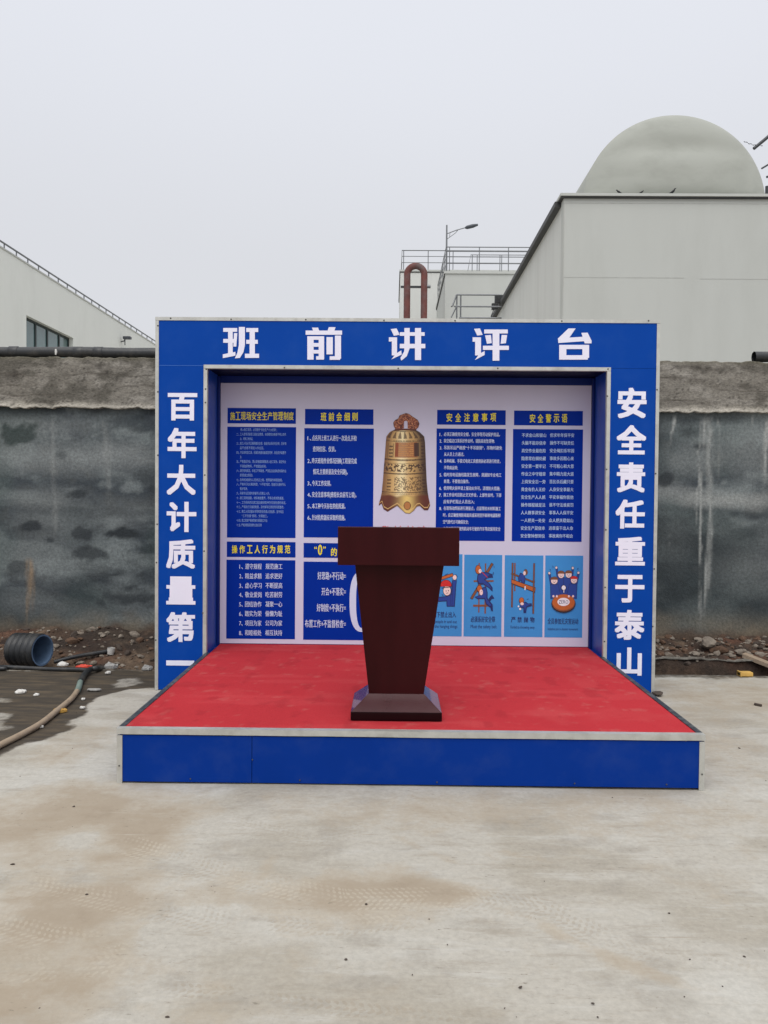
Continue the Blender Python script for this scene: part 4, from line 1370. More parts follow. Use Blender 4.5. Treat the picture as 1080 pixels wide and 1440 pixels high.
# card 3: dropping things from a scaffold
a = Art(700, 760, 8.308)
a.line(PBROWN, 200, 262, 198, 592, 17); a.line(PDARK, 173, 262, 165, 782, 20); a.line(PBROWN, 172, 264, 165, 780, 14)
a.line(PDARK, 158, 384, 432, 492, 22); a.line(PBROWN, 160, 385, 430, 491, 14)
a.poly(PNAVY, [(262, 376), (312, 396), (326, 450), (312, 514), (280, 500), (268, 470), (246, 492), (236, 440)])
a.poly(PSUIT, [(268, 388), (306, 402), (316, 450), (302, 500), (284, 488), (274, 456), (252, 472), (246, 440)])
a.ell(PDARK, 326, 370, 24, 36); a.ell(PBROWN, 328, 370, 20, 32); a.ell(PSKIN, 312, 382, 15, 24)
a.poly(PDARK, [(156, 448), (442, 550), (436, 610), (158, 506)]); a.poly(PORANGE, [(160, 456), (438, 556), (432, 600), (162, 498)])
a.line(PDARK, 425, 265, 414, 857, 20); a.line(PBROWN, 424, 267, 415, 855, 13)
a.line(PWHITE, 320, 535, 318, 580, 12)
a.poly(PNAVY, [(262, 742), (326, 714), (352, 736), (396, 734), (402, 764), (340, 782), (330, 846), (302, 846), (300, 790), (254, 796)])
a.poly(PSUIT, [(270, 748), (322, 724), (346, 744), (386, 744), (330, 772), (320, 830), (308, 780), (262, 784)])
a.ell(PDARK, 278, 702, 31, 38); a.ell(PORANGE, 278, 700, 26, 33); a.ell(PSKIN, 284, 740, 20, 17); a.ell(PWHITE, 262, 800, 13, 13); a.ell(PWHITE, 242, 770, 9, 11)
a.line(PNAVY, 340, 690, 360, 682, 5)
a.done()
# card 4: workers round a table
a = Art(700, 760, 8.308)
for l_ in ((604, 392, 628, 540, 28), (688, 330, 706, 460, 26), (876, 330, 866, 430, 26), (940, 390, 912, 540, 28)):
    a.line(PNAVY, *l_); a.line(PSUIT, l_[0], l_[1], l_[2], l_[3], l_[4] - 10)
for p_ in ([(690, 440), (780, 430), (870, 440), (880, 650), (670, 650)], [(612, 510), (706, 510), (740, 650), (616, 684)], [(836, 506), (930, 510), (922, 684), (800, 650)]):
    a.poly(PNAVY, p_)
    cxp, cyp = sum(q[0] for q in p_) / len(p_), sum(q[1] for q in p_) / len(p_)
    a.poly(PSUIT, [(cxp + (q[0] - cxp) * .9, cyp + (q[1] - cyp) * .94) for q in p_])
a.line(PNAVY, 768, 440, 770, 620, 5)
for (x, y) in ((602, 382), (684, 318), (876, 322), (942, 378)):
    a.ell(PDARK, x, y, 16, 18); a.ell(PSKIN, x, y, 12, 14)
face(a, 740, 402, 35, 38, PBROWN); face(a, 828, 398, 35, 38, PBROWN); face(a, 660, 472, 38, 38, PBROWN); face(a, 890, 464, 36, 38, PRED)
a.ell(PDARK, 768, 738, 142, 108); a.ell(PBROWN, 768, 728, 136, 102); a.ell(PORANGE, 768, 722, 130, 92)
for x in (650, 690, 830, 880):
    a.ell(PSKIN, x, 652, 12, 14)
a.ell(PDARK, 770, 552, 30, 32); a.ell(PWHITE, 770, 552, 24, 26); a.line(PWHITE, 772, 575, 772, 610, 8)
a.ell(PWHITE, 768, 718, 72, 48); a.text(PNAVY, 'ZERO', 712, 824, 698, 738)
a.line(PNAVY, 608, 335, 620, 352, 6); a.line(PNAVY, 642, 296, 648, 318, 6); a.line(PNAVY, 940, 320, 930, 340, 6)
a.done()

# the printed bronze bell
BK = 8.0
prof_y = np.array([278, 300, 350, 420, 560, 680, 850, 980, 1050, 1100, 1230])
prof_l = np.array([268, 225, 187, 180, 170, 160, 148, 135, 120, 104, 92])
prof_rr = np.array([518, 560, 612, 622, 628, 632, 640, 652, 664, 676, 688])
nu, nv = 110, 190
uu = np.linspace(0, 1, nu)
vv_ = np.linspace(0, 1, nv)
U, V = np.meshgrid(uu, vv_)
hem_u = np.array([0, .05, .10, .18, .26, .36, .44, .52, .60, .68, .74, .80, .88, .95, 1.0])
hem_y = np.array([1132, 1104, 1170, 1196, 1165, 1130, 1172, 1214, 1220, 1185, 1140, 1132, 1180, 1180, 1128])
hem = np.interp(U, hem_u, hem_y)
YY = 278 + V * (hem - 278)
Lx, Rx = np.interp(YY, prof_y, prof_l), np.interp(YY, prof_y, prof_rr)
XX = Lx + U * (Rx - Lx)
# curved bands: sag with the roundness of the bell
bandy = YY - 14 * (1 - (2 * U - 1) ** 2)
tint = np.ones(U.shape + (3,)) * np.array(rgb(206, 168, 104)[:3])
tint = mixc(tint, rgb(250, 236, 184), np.exp(-((U - 0.42) / 0.13) ** 2) * 0.9)
tint = mixc(tint, rgb(104, 62, 38), sstep(0.24, 0.0, U) * 0.85)
tint = mixc(tint, rgb(50, 26, 22), sstep(0.62, 0.98, U) * 0.95)
GOLD = tint.copy()
D = np.array(rgb(56, 28, 24)[:3])


def pat(mask, colr, a_):
    global tint
    tint = tint * (1 - (mask * a_)[..., None]) + np.array(colr[:3]) * (mask * a_)[..., None]


def band(y0, y1):
    return ((bandy > y0) & (bandy < y1)).astype(float)


DKB, RDB = rgb(52, 26, 24), rgb(150, 74, 36)
lot = (np.abs(((U * 7.0) % 1.0) - 0.5) < 0.30 * np.sqrt(np.clip((bandy - 284) / 70, 0, 1))) & (bandy < 362)
pat(lot.astype(float) * band(288, 362), DKB, .75)
for y0, y1 in ((276, 284), (392, 399), (595, 605), (606, 612), (752, 766), (964, 974), (382, 386), (640, 644), (985, 989)):
    pat(band(y0, y1), DKB, .85)
noise_s = vnoise(XX / 13.0, YY / 13.0, 5)
noise_f = vnoise(XX / 9.0, YY / 11.0, 9)
pat((noise_s > 0.50) * band(650, 735), DKB, .9)
pat((noise_f > 0.52) * band(795, 955) * ((U > .26) & (U < .88)), DKB, .7)
plq = ((U > .24) & (U < .80)) * band(404, 575)
pat(plq, RDB, .75)
pat(((U > .33) & (U < .70)) * band(415, 565) * (np.sin(YY / 3.4) > -0.1) * (noise_f > .35), rgb(206, 150, 84), .8)
pat(((U > .72) & (U < .84)) * band(412, 565), DKB, .9)
pat(((U > .24) & (U < .33)) * band(412, 565), rgb(140, 62, 30), .8)
for y0, y1 in ((425, 575), (800, 950)):
    pat(((np.abs(U - .14) < .045) | (np.abs(U - .93) < .04)) * band(y0, y1) * (np.sin(YY / 6.0) > 0.1), DKB, .8)
pat(((np.abs(U - .07) < .012) | (np.abs(U - .20) < .012)) * band(420, 580), DKB, .5)
skirt = sstep(1000, 1035, bandy + 18 * np.abs(np.sin(U * math.pi * 3)))
pat(skirt, rgb(92, 34, 22), .9)
pat(skirt * np.exp(-((U - 0.55) / 0.15) ** 2), rgb(232, 204, 120), .95)
pat(skirt * np.exp(-((U - 0.18) / 0.08) ** 2), rgb(90, 30, 24), .6)
pat(sstep(30, 24, np.abs(hem - YY - 30)) * (np.abs(hem - YY - 30) < 5), rgb(226, 190, 120), .9)
pat(((hem - YY) < 7).astype(float), DKB, .7)
dd = np.hypot((XX - 422) / 38, (YY - 1130) / 46)
pat((dd < 1).astype(float), rgb(176, 110, 58), .9)
pat(((dd > .9) & (dd < 1.08)).astype(float), DKB, .8)
# the printed colours run a little darker at the right rim
Pm = np.zeros(U.shape + (3,))
for j in range(nv):
    for i in range(nu):
        Pm[j, i] = at(520 + XX[j, i] / BK, 570 + YY[j, i] / BK, Y2)
b_ = MB(); b_.grid(Pm, smooth=False)
bellm, _, _ = vcol_mat('bell_print', 0.45, var=0.06, vscale=60)
bo_ = b_.build('bell_picture', bellm, board, fix=False)
set_tint(bo_, tint.reshape(-1, 3))
# crown loop of the bell: ring with a white window
th = np.linspace(0, 1, 44)
outer = [(290, 272), (270, 235), (264, 195), (285, 165), (320, 150), (335, 112), (370, 100), (408, 86), (445, 98), (475, 122), (505, 140), (540, 165), (560, 205), (548, 245), (520, 275)]
inner = [(384, 258), (384, 236), (384, 215), (385, 195), (387, 182), (390, 177), (396, 175), (408, 175), (416, 175), (421, 178), (424, 184), (426, 200), (426, 220), (426, 240), (426, 258)]
o2 = np.array([[np.interp(q * 14, range(15), [p[k] for p in outer]) for k in (0, 1)] for q in np.linspace(0, 1, 80)])
i2 = np.array([[np.interp(q * 14, range(15), [p[k] for p in inner]) for k in (0, 1)] for q in np.linspace(0, 1, 80)])
W = np.linspace(0, 1, 26)[:, None, None]
ring = o2[None] * (1 - W) + i2[None] * W
nz_ = vnoise(ring[..., 0] / 8, ring[..., 1] / 8, 3)
rt = np.ones(nz_.shape + (3,)) * np.array(rgb(140, 72, 48)[:3])
rt = mixc(rt, rgb(206, 140, 96), sstep(0.55, 0.8, nz_))
rt = mixc(rt, rgb(74, 30, 24), sstep(0.42, 0.2, nz_))
rt = mixc(rt, rgb(70, 30, 24), np.broadcast_to(sstep(0.12, 0.0, np.linspace(0, 1, 26))[:, None], nz_.shape) * .8)
Pr = np.zeros(ring.shape[:2] + (3,))
for j in range(ring.shape[0]):
    for i in range(ring.shape[1]):
        Pr[j, i] = at(520 + ring[j, i, 0] / BK, 570 + ring[j, i, 1] / BK, Y2 - 0.0004)
b_ = MB(); b_.grid(Pr, smooth=False)
b_.add([at(520 + x / BK, 570 + y / BK, Y2 - 0.0006) for x, y in ((288, 262), (524, 262), (524, 282), (268, 284))], [(0, 1, 2, 3)])
ro_ = b_.build('bell_picture', bellm, board, fix=False)
tt_ = np.ones((len(ro_.data.vertices), 3)) * np.array(rgb(96, 46, 34)[:3])
tt_[:rt.size // 3] = rt.reshape(-1, 3)
set_tint(ro_, tt_)

# ================================================================== LECTERN
Yf = 0.19


def lx(px, Y):
    return at(px, 1000, Y)[0]


bxl, bxr = at(493, 1010, Yf)[0], at(621.5, 1010, Yf)[0]
pcx = (bxl + bxr) / 2
hw = (bxr - bxl) / 2
lec = thing('lectern', 'dark maroon lectern with a tapering column standing near the stage front', 'lectern', (pcx, Yf + 0.22, SH + 0.006))
z0 = SH + 0.006
BD = 0.44
m_ = MB(); m_.bevbox(pcx - hw, pcx + hw, Yf, Yf + BD, z0, z0 + 0.048, 0.003); m_.build('base_slab', PODIUM_FOOT, lec)
cb_w = (at(596, 977, Yf + 0.1)[0] - at(519, 977, Yf + 0.1)[0]) / 2
CBF, CBB = Yf + 0.105, Yf + 0.345     # column foot front / back
zs0, zs1 = z0 + 0.0485, at(557, 976.5, CBF)[2]


def rect_ring(hx, y0, y1, z):
    return [(pcx - hx, y0, z), (pcx + hx, y0, z), (pcx + hx, y1, z), (pcx - hx, y1, z)]


m_ = MB(); m_.loft([rect_ring(hw - 0.002, Yf + 0.002, Yf + BD - 0.002, zs0), rect_ring(cb_w + 0.004, CBF - 0.004, CBB + 0.004, zs1 + 0.004)]); m_.build('base_skirt', PODIUM_BASE, lec)
HF = 0.135
hl, hr = at(475, 768, HF)[0], at(646, 768, HF)[0]
hz1, hz0 = at(560, 741.5, HF)[2], at(560, 795.5, HF)[2]
CTF = Yf + 0.012
ctw = (at(625, 800, CTF)[0] - at(498.5, 800, CTF)[0]) / 2
ccx = (at(625, 800, CTF)[0] + at(498.5, 800, CTF)[0]) / 2
dxc = ccx - pcx
top_ring = [(ccx - ctw, CTF, hz0 + 0.02), (ccx + ctw, CTF, hz0 + 0.02), (ccx + ctw, CTF + 0.40, hz0 + 0.02), (ccx - ctw, CTF + 0.40, hz0 + 0.02)]
m_ = MB(); m_.loft([rect_ring(cb_w, CBF, CBB, zs1 - 0.002), top_ring]); co = m_.build('column', PODIUM, lec)
bv = co.modifiers.new('edge', 'BEVEL'); bv.width = 0.004; bv.segments = 2
m_ = MB()
HB = HF + 0.47
prof = [(HF, hz0), (HF, hz1), (HF + 0.05, hz1), (HB, hz1 - 0.06), (HB, hz0)]
m_.loft([[(hl, y, z) for y, z in prof], [(hr, y, z) for y, z in prof]])
ho = m_.build('head', PODIUM, lec)
bv = ho.modifiers.new('edge', 'BEVEL'); bv.width = 0.004; bv.segments = 2

# ================================================================== RIGHT BUILDING (vault)
YV = 15.7
rb = thing('vaulted_building', 'large plain white block with a rounded grey vault on its flat roof', 'building', (10, 22, 0))
A = at(793, 279, YV)
XL, ZT = A[0], A[2]
XR = XL + 16
YE = 36.0
wallm = MB()
wallm.box(XL, XR, YV, YV + 0.3, 0, ZT)
wallm.build('front_wall', PLASTER_W, rb)
m_ = MB(); m_.box(XL, XL + 0.3, YV + 0.301, YE, 0, ZT); m_.build('side_wall', PLASTER_S, rb)
m_ = MB(); m_.box(XL + 0.3, XR, YV + 0.3, YE, ZT - 0.3, ZT - 0.002); m_.build('roof', PLASTER_W, rb)
# coping: pale cap over a dark strip drawn for the shade of its underside
m_ = MB(); m_.box(XL - 0.10, XR, YV - 0.10, YV + 0.32, ZT + 0.035, ZT + 0.10); m_.box(XL - 0.10, XL + 0.32, YV + 0.33, YE, ZT + 0.035, ZT + 0.10); m_.build('coping', PLASTER_W, rb)
m_ = MB(); m_.box(XL - 0.08, XR, YV - 0.07, YV + 0.31, ZT + 0.002, ZT + 0.033); m_.box(XL - 0.16, XL + 0.31, YV + 0.312, YE, ZT - 0.10, ZT + 0.033); m_.build('coping_shade_strip', COPING_SHADE, rb)
# render joints in the front wall
m_ = MB()
zj = at(930, 391, YV)[2]
m_.box(XL + 0.02, XL + 3.0, YV - 0.004, YV + 0.001, zj, zj + 0.012); m_.box(XL + 3.4, XR, YV - 0.004, YV + 0.001, zj - 0.02, zj - 0.008)
zj = at(930, 286.5, YV)[2]
m_.box(XL, XR, YV - 0.004, YV + 0.001, zj, zj + 0.015)
m_.box(XL + 0.006, XL + 0.02, YV - 0.004, YV + 0.001, 0, zj)
m_.build('render_joint', mat('joint_grey', rgb(176, 177, 172), 0.9), rb)
# the vault: a barrel running back with a bulging membrane end
YVF = YV + 0.75
cL, cR, cT = at(819, 285, YVF), at(1077, 285, YVF), at(950, 162, YVF)
vr = (cR[0] - cL[0]) / 2
vcx = (cR[0] + cL[0]) / 2
zb = ZT
vh = cT[2] - zb
m_ = MB()
rings = []
na = 64
for y in np.linspace(YVF, YVF + 12, 30):
    rings.append([(vcx + vr * math.cos(math.pi * i / na), y, zb + vh * math.sin(math.pi * i / na) ** 0.96) for i in range(na + 1)])
m_.loft(rings, cap=False, smooth=True, closed=False)
m_.build('vault', MEMBRANE, rb)
m_ = MB()
nr = 40
Pd = np.zeros((nr + 1, na + 1, 3))
for j in range(nr + 1):
    r = 1 - j / nr
    for i in range(na + 1):
        an = math.pi * i / na
        x, z = vr * r * math.cos(an), vh * r * math.sin(an) ** 0.96
        zz = z / vh
        q = max(0, 1 - r ** 2)
        bul = 0.55 * q ** 0.75 - 0.14 * math.exp(-((zz - 0.62) / 0.12) ** 2) * q
        bul += 0.05 * math.exp(-((x / vr - 0.80) / 0.06) ** 2) * max(0, 1 - zz * 2) - 0.05 * math.exp(-((x / vr - 0.70) / 0.05) ** 2) * max(0, 1 - zz * 2)
        bul *= 1 - 0.35 * math.exp(-(zz / 0.1) ** 2)
        Pd[j, i] = (vcx + x, YVF - bul, zb + z)
m_.grid(Pd)
m_.build('vault_end', MEMBRANE, rb)
# dark pipe rails of a roof stair, right edge
rs = thing('roof_stair_rail', 'dark sloping handrails of a stair behind the vault at the right edge', 'railing', (vcx + vr + 1, 24, ZT))
YS = 23.5
m_ = MB(); m_.tube([at(1060, 209, YS), at(1100, 176, YS)], 0.055, 8); m_.build('handrail', STEEL_D, rs)
m_ = MB(); m_.tube([at(1071, 237, YS), at(1110, 214, YS)], 0.03, 8); m_.build('handrail', STEEL_D, rs)
p0 = at(1079, 262, YS)
m_ = MB(); m_.tube([(p0[0], YS, ZT), (p0[0], YS, p0[2])], 0.07, 8); m_.tube([at(1078, 249, YS), at(1090, 246, YS)], 0.04, 8); m_.build('post', STEEL_D, rs)
m_ = MB()
ch0, ch1 = at(1046, 199, YS), at(1073, 205, YS)
for k in range(9):
    t0, t1 = k / 9, (k + 0.8) / 9
    q0, q1 = ch0 + (ch1 - ch0) * t0, ch0 + (ch1 - ch0) * t1
    sag = lambda t: -0.05 * math.sin(math.pi * t)
    off = 0.02 if k % 2 else 0
    m_.tube([(q0[0], q0[1], q0[2] + sag(t0) + off), (q1[0], q1[1], q1[2] + sag(t1) + off)], 0.013, 6)
m_.build('chain', STEEL_D, rs)
# birds on the coping
for (px, py, fl, ps, lab) in ((870, 274, -1, 0.8, 'dark bird on the white roof edge, leftmost of the three'), (902, 271, 1, 0.6, 'small dark bird crouching between two others on the roof edge'), (946, 270, 1, 1.0, 'dark bird standing upright on the roof edge under the vault')):
    q = at(px, 274, YV - 0.02)
    bx_, bz_ = q[0], ZT + 0.10
    b_ = MB()
    s_ = 0.085 * ps + 0.035
    up = 0.9 if ps == 1.0 else 0.35
    path = [(-1.35, -.02), (-1.0, .08), (-.6, .22), (-.2, .38), (.25, .55 + .25 * up), (.5, .72 + .5 * up), (.62, .85 + .6 * up), (.78, .86 + .6 * up), (.95, .80 + .6 * up)]
    rad = [.05, .11, .2, .30, .28, .17, .17, .12, .02]
    b_.tube([(bx_ + fl * x * s_ * .75, YV - 0.02, bz_ + 0.02 + z * s_ * .75) for x, z in path], [r * s_ * .8 for r in rad], 10)
    for dy in (-.03, .03):
        b_.tube([(bx_ - fl * .02, YV - 0.02 + dy, bz_), (bx_, YV - 0.02 + dy, bz_ + s_ * .3)], .006, 6)
    tag(b_.build('bird', BIRD), lab, 'bird', 'birds on the roof edge')

# ================================================================== MIDDLE BLOCKS
def railing(parent, pts, hts, r, post_xs, m, part='railing'):
    """rails through pts (list of 3-D feet) at heights hts, each post a part of its own"""
    b_ = MB()
    for h in hts:
        b_.tube([(p[0], p[1], p[2] + h) for p in pts], r if h == max(hts) else r * 0.7, 6)
    ro = b_.build(part, m, parent)
    for p in post_xs:
        q = MB(); q.tube([(p[0], p[1], p[2]), (p[0], p[1], p[2] + max(hts))], r * 0.9, 6); q.build('post', m, ro)
    return ro


Y2B = 38.0
mb2 = thing('white_block', 'white tank block with steel railings, between the red pipe and the vaulted building', 'building', (7, 42, 0))
A2 = at(626, 385, Y2B)
X2, Z2 = A2[0], A2[2]
X2R = X2 + 10
m_ = MB(); m_.box(X2, X2R, Y2B, Y2B + 8, 0, Z2); m_.build('wall', PLASTER_W, mb2)
m_ = MB(); m_.box(X2 - 0.06, X2R, Y2B - 0.06, Y2B + 8, Z2 + 0.002, Z2 + 0.13); m_.build('coping', PLASTER_W, mb2)
m_ = MB(); m_.box(X2 - 0.05, X2 - 0.002, Y2B + 0.002, Y2B + 7.9, Z2 - 0.10, Z2); m_.build('coping_shade_strip', COPING_SHADE, mb2)  # dark strip for the shade below the coping
zf = Z2 + 0.13
hh = at(640, 347, Y2B)[2] - zf
railing(mb2, [(X2 + 0.04, Y2B + 7.8, zf), (X2 + 0.04, Y2B + 0.05, zf), (X2R, Y2B + 0.05, zf)], [hh, hh * 0.82, hh * .6, hh * .33], 0.026,
        [(at(x, 380, Y2B)[0], Y2B + 0.05, zf) for x in (632, 674, 715)] + [(X2 + 0.04, Y2B + d, zf) for d in (0.05, 1.5, 3.0, 4.5, 6.0, 7.5)], STEEL)
YI = Y2B + 3
zi = Z2 + 0.13
hi = at(700, 358.5, YI)[2] - zi
railing(mb2, [(at(654, 383, YI)[0], YI, zi - .1), (at(654, 383, YI)[0], YI, zi - .08)], [0.02], 0.02, [], STEEL, 'rail_foot')
m_ = MB()
m_.tube([(at(653, 384, YI)[0], YI - 1, zi), (at(662, 359, YI)[0], YI, zi + hi), (X2R, YI, zi + hi)], 0.026, 6)
m_.tube([(at(660, 384, YI)[0], YI, zi + hi * .45), (X2R, YI, zi + hi * .45)], 0.018, 6)
io = m_.build('railing', STEEL, mb2)
for x in (664, 671, 703, 705.5, 740):
    q = MB(); xx = at(x, 370, YI)[0]; q.tube([(xx, YI, zi), (xx, YI, zi + hi)], 0.022, 6); q.build('post', STEEL, io)
m_ = MB()
ac = at(691, 383, YI)
m_.tube([(ac[0] + 0.14 * math.cos(t_), YI - 0.5, zi + 0.16 * math.sin(t_)) for t_ in np.linspace(0, math.pi, 14)], 0.045, 8)
m_.build('pipe_loop', STEEL_D, mb2)
# lower landing with its own rail in front of the block
YL2 = 26.0
lz = at(660, 462, YL2)[2]
xA, xB = at(642, 447, YL2)[0], XL - 0.12
land = thing('landing', 'small railed concrete landing in front of the white tank block', 'landing', ((xA + xB) / 2, YL2 + 0.6, 0))
m_ = MB(); m_.box(xA, xB, YL2, YL2 + 1.2, 0, lz); m_.build('slab', PLASTER_W, land)
ht = at(660, 414, YL2)[2] - lz
hm_ = at(660, 430.5, YL2)[2] - lz
hb_ = at(660, 446.5, YL2)[2] - lz
m_ = MB()
for h, dxp in ((ht, 0.0), (hm_, -0.10), (hb_, 0.1)):
    m_.tube([(xA + dxp, YL2 + 0.06, lz + h), (xB, YL2 + 0.06, lz + h)], 0.03, 6)
m_.tube([(xA, YL2 + 0.06, lz + ht), (xA - 0.16, YL2 + 0.02, lz + hm_), (xA - .2, YL2, lz + hm_ - .02)], 0.03, 6)
m_.tube([(xA, YL2 + 0.06, lz + hm_), (xA - 0.2, YL2 + 0.02, lz + hb_)], 0.024, 6)
lr = m_.build('railing', STEEL, land)
for x in (642.5, 648):
    xx = at(x, 430, YL2)[0]
    q = MB(); q.tube([(xx, YL2 + 0.06, lz), (xx, YL2 + 0.06, lz + ht)], 0.028, 6); q.build('post', STEEL, lr)
# dark flood-lamp on the side of the vaulted block
YQ = 26.3
fp = at(702, 424, YQ)
fl_ = thing('floodlight', 'small black floodlight on the sloping roofline of the vaulted block', 'floodlight', (fp[0], YQ, fp[2] - 0.3))
m_ = MB(); m_.bevbox(fp[0] - 0.16, fp[0] + 0.16, YQ, YQ + 0.2, fp[2] - 0.05, fp[2] + 0.26, 0.02); m_.build('lamp_head', BLACKP, fl_)
m_ = MB(); m_.bevbox(fp[0] - 0.28, fp[0] - 0.04, YQ - 0.02, YQ + 0.16, fp[2] - 0.30, fp[2] - 0.06, 0.02); m_.build('control_box', BLACKP, fl_)
m_ = MB(); m_.tube([(fp[0] - 0.2, YQ, fp[2] - 0.3), (fp[0] - 0.3, YQ, fp[2] - 0.55), (fp[0] - 0.42, YQ, fp[2] - 1.2)], 0.015, 6)
m_.tube([(fp[0] + .05, YQ + .1, fp[2]), (XL + 0.05, YQ + .1, fp[2] - .05)], 0.03, 6); m_.build('bracket', STEEL_D, fl_)

Y3B = 47.5
lb = thing('pale_block', 'pale tank block behind the rusty red pipe with a thin roof railing', 'building', (4, 50, 0))
A3 = at(563, 382, Y3B)
X3, Z3 = A3[0], A3[2]
m_ = MB(); m_.box(X3, X3 + 12, Y3B, Y3B + 8, 0, Z3); m_.build('wall', PLASTER_S, lb)
m_ = MB(); m_.box(X3 - 0.06, X3 + 12, Y3B - 0.06, Y3B + 8, Z3 + 0.002, Z3 + 0.12); m_.build('coping', PLASTER_W, lb)
m_ = MB(); m_.box(X3 - 0.05, X3 - 0.003, Y3B + 0.001, Y3B + 7.9, Z3 - 0.12, Z3); m_.box(X3 - .05, X3 + 12, Y3B - .03, Y3B - .002, Z3 - 0.06, Z3); m_.build('coping_shade_strip', COPING_SHADE, lb)  # shade under this coping, drawn as dark strips too
zf3 = Z3 + 0.12
hh3 = at(600, 352, Y3B)[2] - zf3
railing(lb, [(X3 + 0.1, Y3B + 7.8, zf3), (X3 + 0.1, Y3B + 0.05, zf3), (X3 + 12, Y3B + 0.05, zf3)], [hh3, hh3 * .7, hh3 * .38], 0.03,
        [(at(x, 380, Y3B)[0], Y3B + 0.05, zf3) for x in (567.5, 602, 637)] + [(X3 + 0.1, Y3B + 3, zf3), (X3 + 0.1, Y3B + 6, zf3)], STEEL)
# street lamp
YSL = Y3B - 3.0
lp = at(627.5, 400, YSL)
sl = thing('street_lamp', 'slim grey street lamp with one raised arm above the tank blocks', 'street lamp', (lp[0], YSL, 0))
ztp = at(628, 316.5, YSL)[2]
m_ = MB(); m_.tube([(lp[0], YSL, 0), (lp[0], YSL, ztp * .6), (lp[0], YSL, ztp)], [0.12, 0.09, 0.045], 10); m_.build('pole', STEEL, sl)
a0, a1 = at(629, 328.5, YSL), at(655, 320, YSL)
m_ = MB(); m_.tube([a0, (a0 + a1) / 2 + np.array([0, 0, 0.03]), a1], 0.03, 6)
m_.tube([at(629, 336, YSL), at(640, 328, YSL), at(644, 323.5, YSL)], 0.02, 6); m_.tube([at(633, 327, YSL), at(632, 334, YSL)], 0.015, 6); m_.build('arm', STEEL, sl)
h0, h1 = at(654, 320.5, YSL), at(672, 316, YSL)
m_ = MB(); m_.tube([h0, h0 + (h1 - h0) * .15, h0 + (h1 - h0) * .6, h1], [0.05, 0.11, 0.12, 0.06], 10); m_.build('lamp_head', LAMP_M, sl)
# rusty inverted-U pipe
YU = 37.0
up_ = thing('red_pipe', 'rusty red pipe bent into an upside-down U beside the pale tank block', 'pipe', (at(584, 440, YU)[0], YU, 0))
c1, c2, ct = at(572.5, 400, YU), at(596.5, 400, YU), at(584.5, 374, YU)
rU = (c2[0] - c1[0]) / 2
zc = ct[2] - rU
path = [(c1[0], YU, 0), (c1[0], YU, zc * .5), (c1[0], YU, zc)] + [((c1[0] + c2[0]) / 2 - rU * math.cos(t_), YU, zc + rU * math.sin(t_)) for t_ in np.linspace(0.15, math.pi - .15, 14)] + [(c2[0], YU, zc), (c2[0], YU, zc * .5), (c2[0], YU, 0)]
m_ = MB(); m_.tube(path, 4.6 * (YU - CAM[1]) / FPX, 14); m_.build('pipe_body', RUST, up_)
zb_ = at(584, 402, YU)[2]
m_ = MB(); m_.box(at(563.5, 402, YU)[0], at(604, 402, YU)[0], YU + 0.17, YU + 0.27, zb_ - 0.05, zb_ + 0.05); m_.build('bracket', STEEL_D, up_)
m_ = MB(); m_.tube([at(600, 403, YU), at(605.5, 403, YU)], 0.09, 10); m_.build('valve', STEEL, up_)

# ================================================================== LEFT BUILDING
XB = -16.2
HALL = mat('hall_render', rgb(228, 230, 224), 0.9, var=0.025, scale=0.4, stretch=(1, 1, 0.3), dirt=rgb(196, 198, 190), dirt_amt=0.3, dirt_scale=0.5, spec=0.2)
q0 = at_x(0, 348, XB)
ZB = q0[2]
lbld = thing('white_hall', 'long white hall with a dark strip window and a thin roof railing', 'building', (XB - 5, 40, 0))
YB0, YB1 = 18.0, 66.0
w0, w1 = at_x(37, 443, XB), at_x(103, 480, XB)
wy0, wy1 = w0[1], w1[1]
wzt = w0[2]
wzb = at_x(37, 500, XB)[2] - 0.6
m_ = MB()
th_ = 0.35
m_.box(XB - th_, XB, YB0, wy0, 0, ZB)
m_.box(XB - th_, XB, wy1, YB1, 0, ZB)
m_.box(XB - th_, XB, wy0, wy1, wzt, ZB)
m_.box(XB - th_, XB, wy0, wy1, 0, wzb)
m_.build('wall', HALL, lbld)
m_ = MB(); m_.box(XB - 12, XB - th_ - 0.001, YB0, YB1, 0, ZB - 0.02); m_.build('body', PLASTER_W, lbld)
fr = MB()
Xg = XB - 0.26
fr.box(Xg - 0.03, Xg + 0.05, wy0 + 0.001, wy1 - 0.001, wzt - 0.10, wzt - 0.001)
ms_ = [wy0 + 0.05] + [at_x(x, 470, Xg)[1] for x in (49, 65.5, 82)] + [wy1 - 0.05]
for y in ms_:
    fr.box(Xg - 0.032, Xg + 0.052, y - 0.06, y + 0.06, wzb, wzt - 0.101)
fro = fr.build('window', WFRAME, lbld)
for ya, yb in zip(ms_[:-1], ms_[1:]):
    g_ = MB(); g_.box(Xg - 0.01, Xg + 0.01, ya + 0.061, yb - 0.061, wzb, wzt - 0.102); g_.build('pane', GLASS, fro)
m_ = MB(); m_.box(XB - 0.45, XB + 0.03, YB0, YB1, ZB + 0.002, ZB + 0.07); m_.build('coping', PLASTER_W, lbld)
zr = ZB + 0.07
hr_ = at_x(0, 338.5, XB - 0.2)[2] - zr
m_ = MB(); m_.tube([(XB - 0.2, YB0, zr + hr_), (XB - 0.2, YB1, zr + hr_)], 0.045, 6)
rl = m_.build('railing', STEEL, lbld)
pp = None
y = YB0 + 0.3
while y < YB1:
    if pp is None:
        q = MB(); q.tube([(XB - 0.2, y, zr), (XB - 0.2, y, zr + hr_)], 0.03, 6); pp = q.build('post', STEEL, rl); ypp = y
    else:
        copy_part(pp, rl, (0, y - ypp, 0))
    y += 1.08
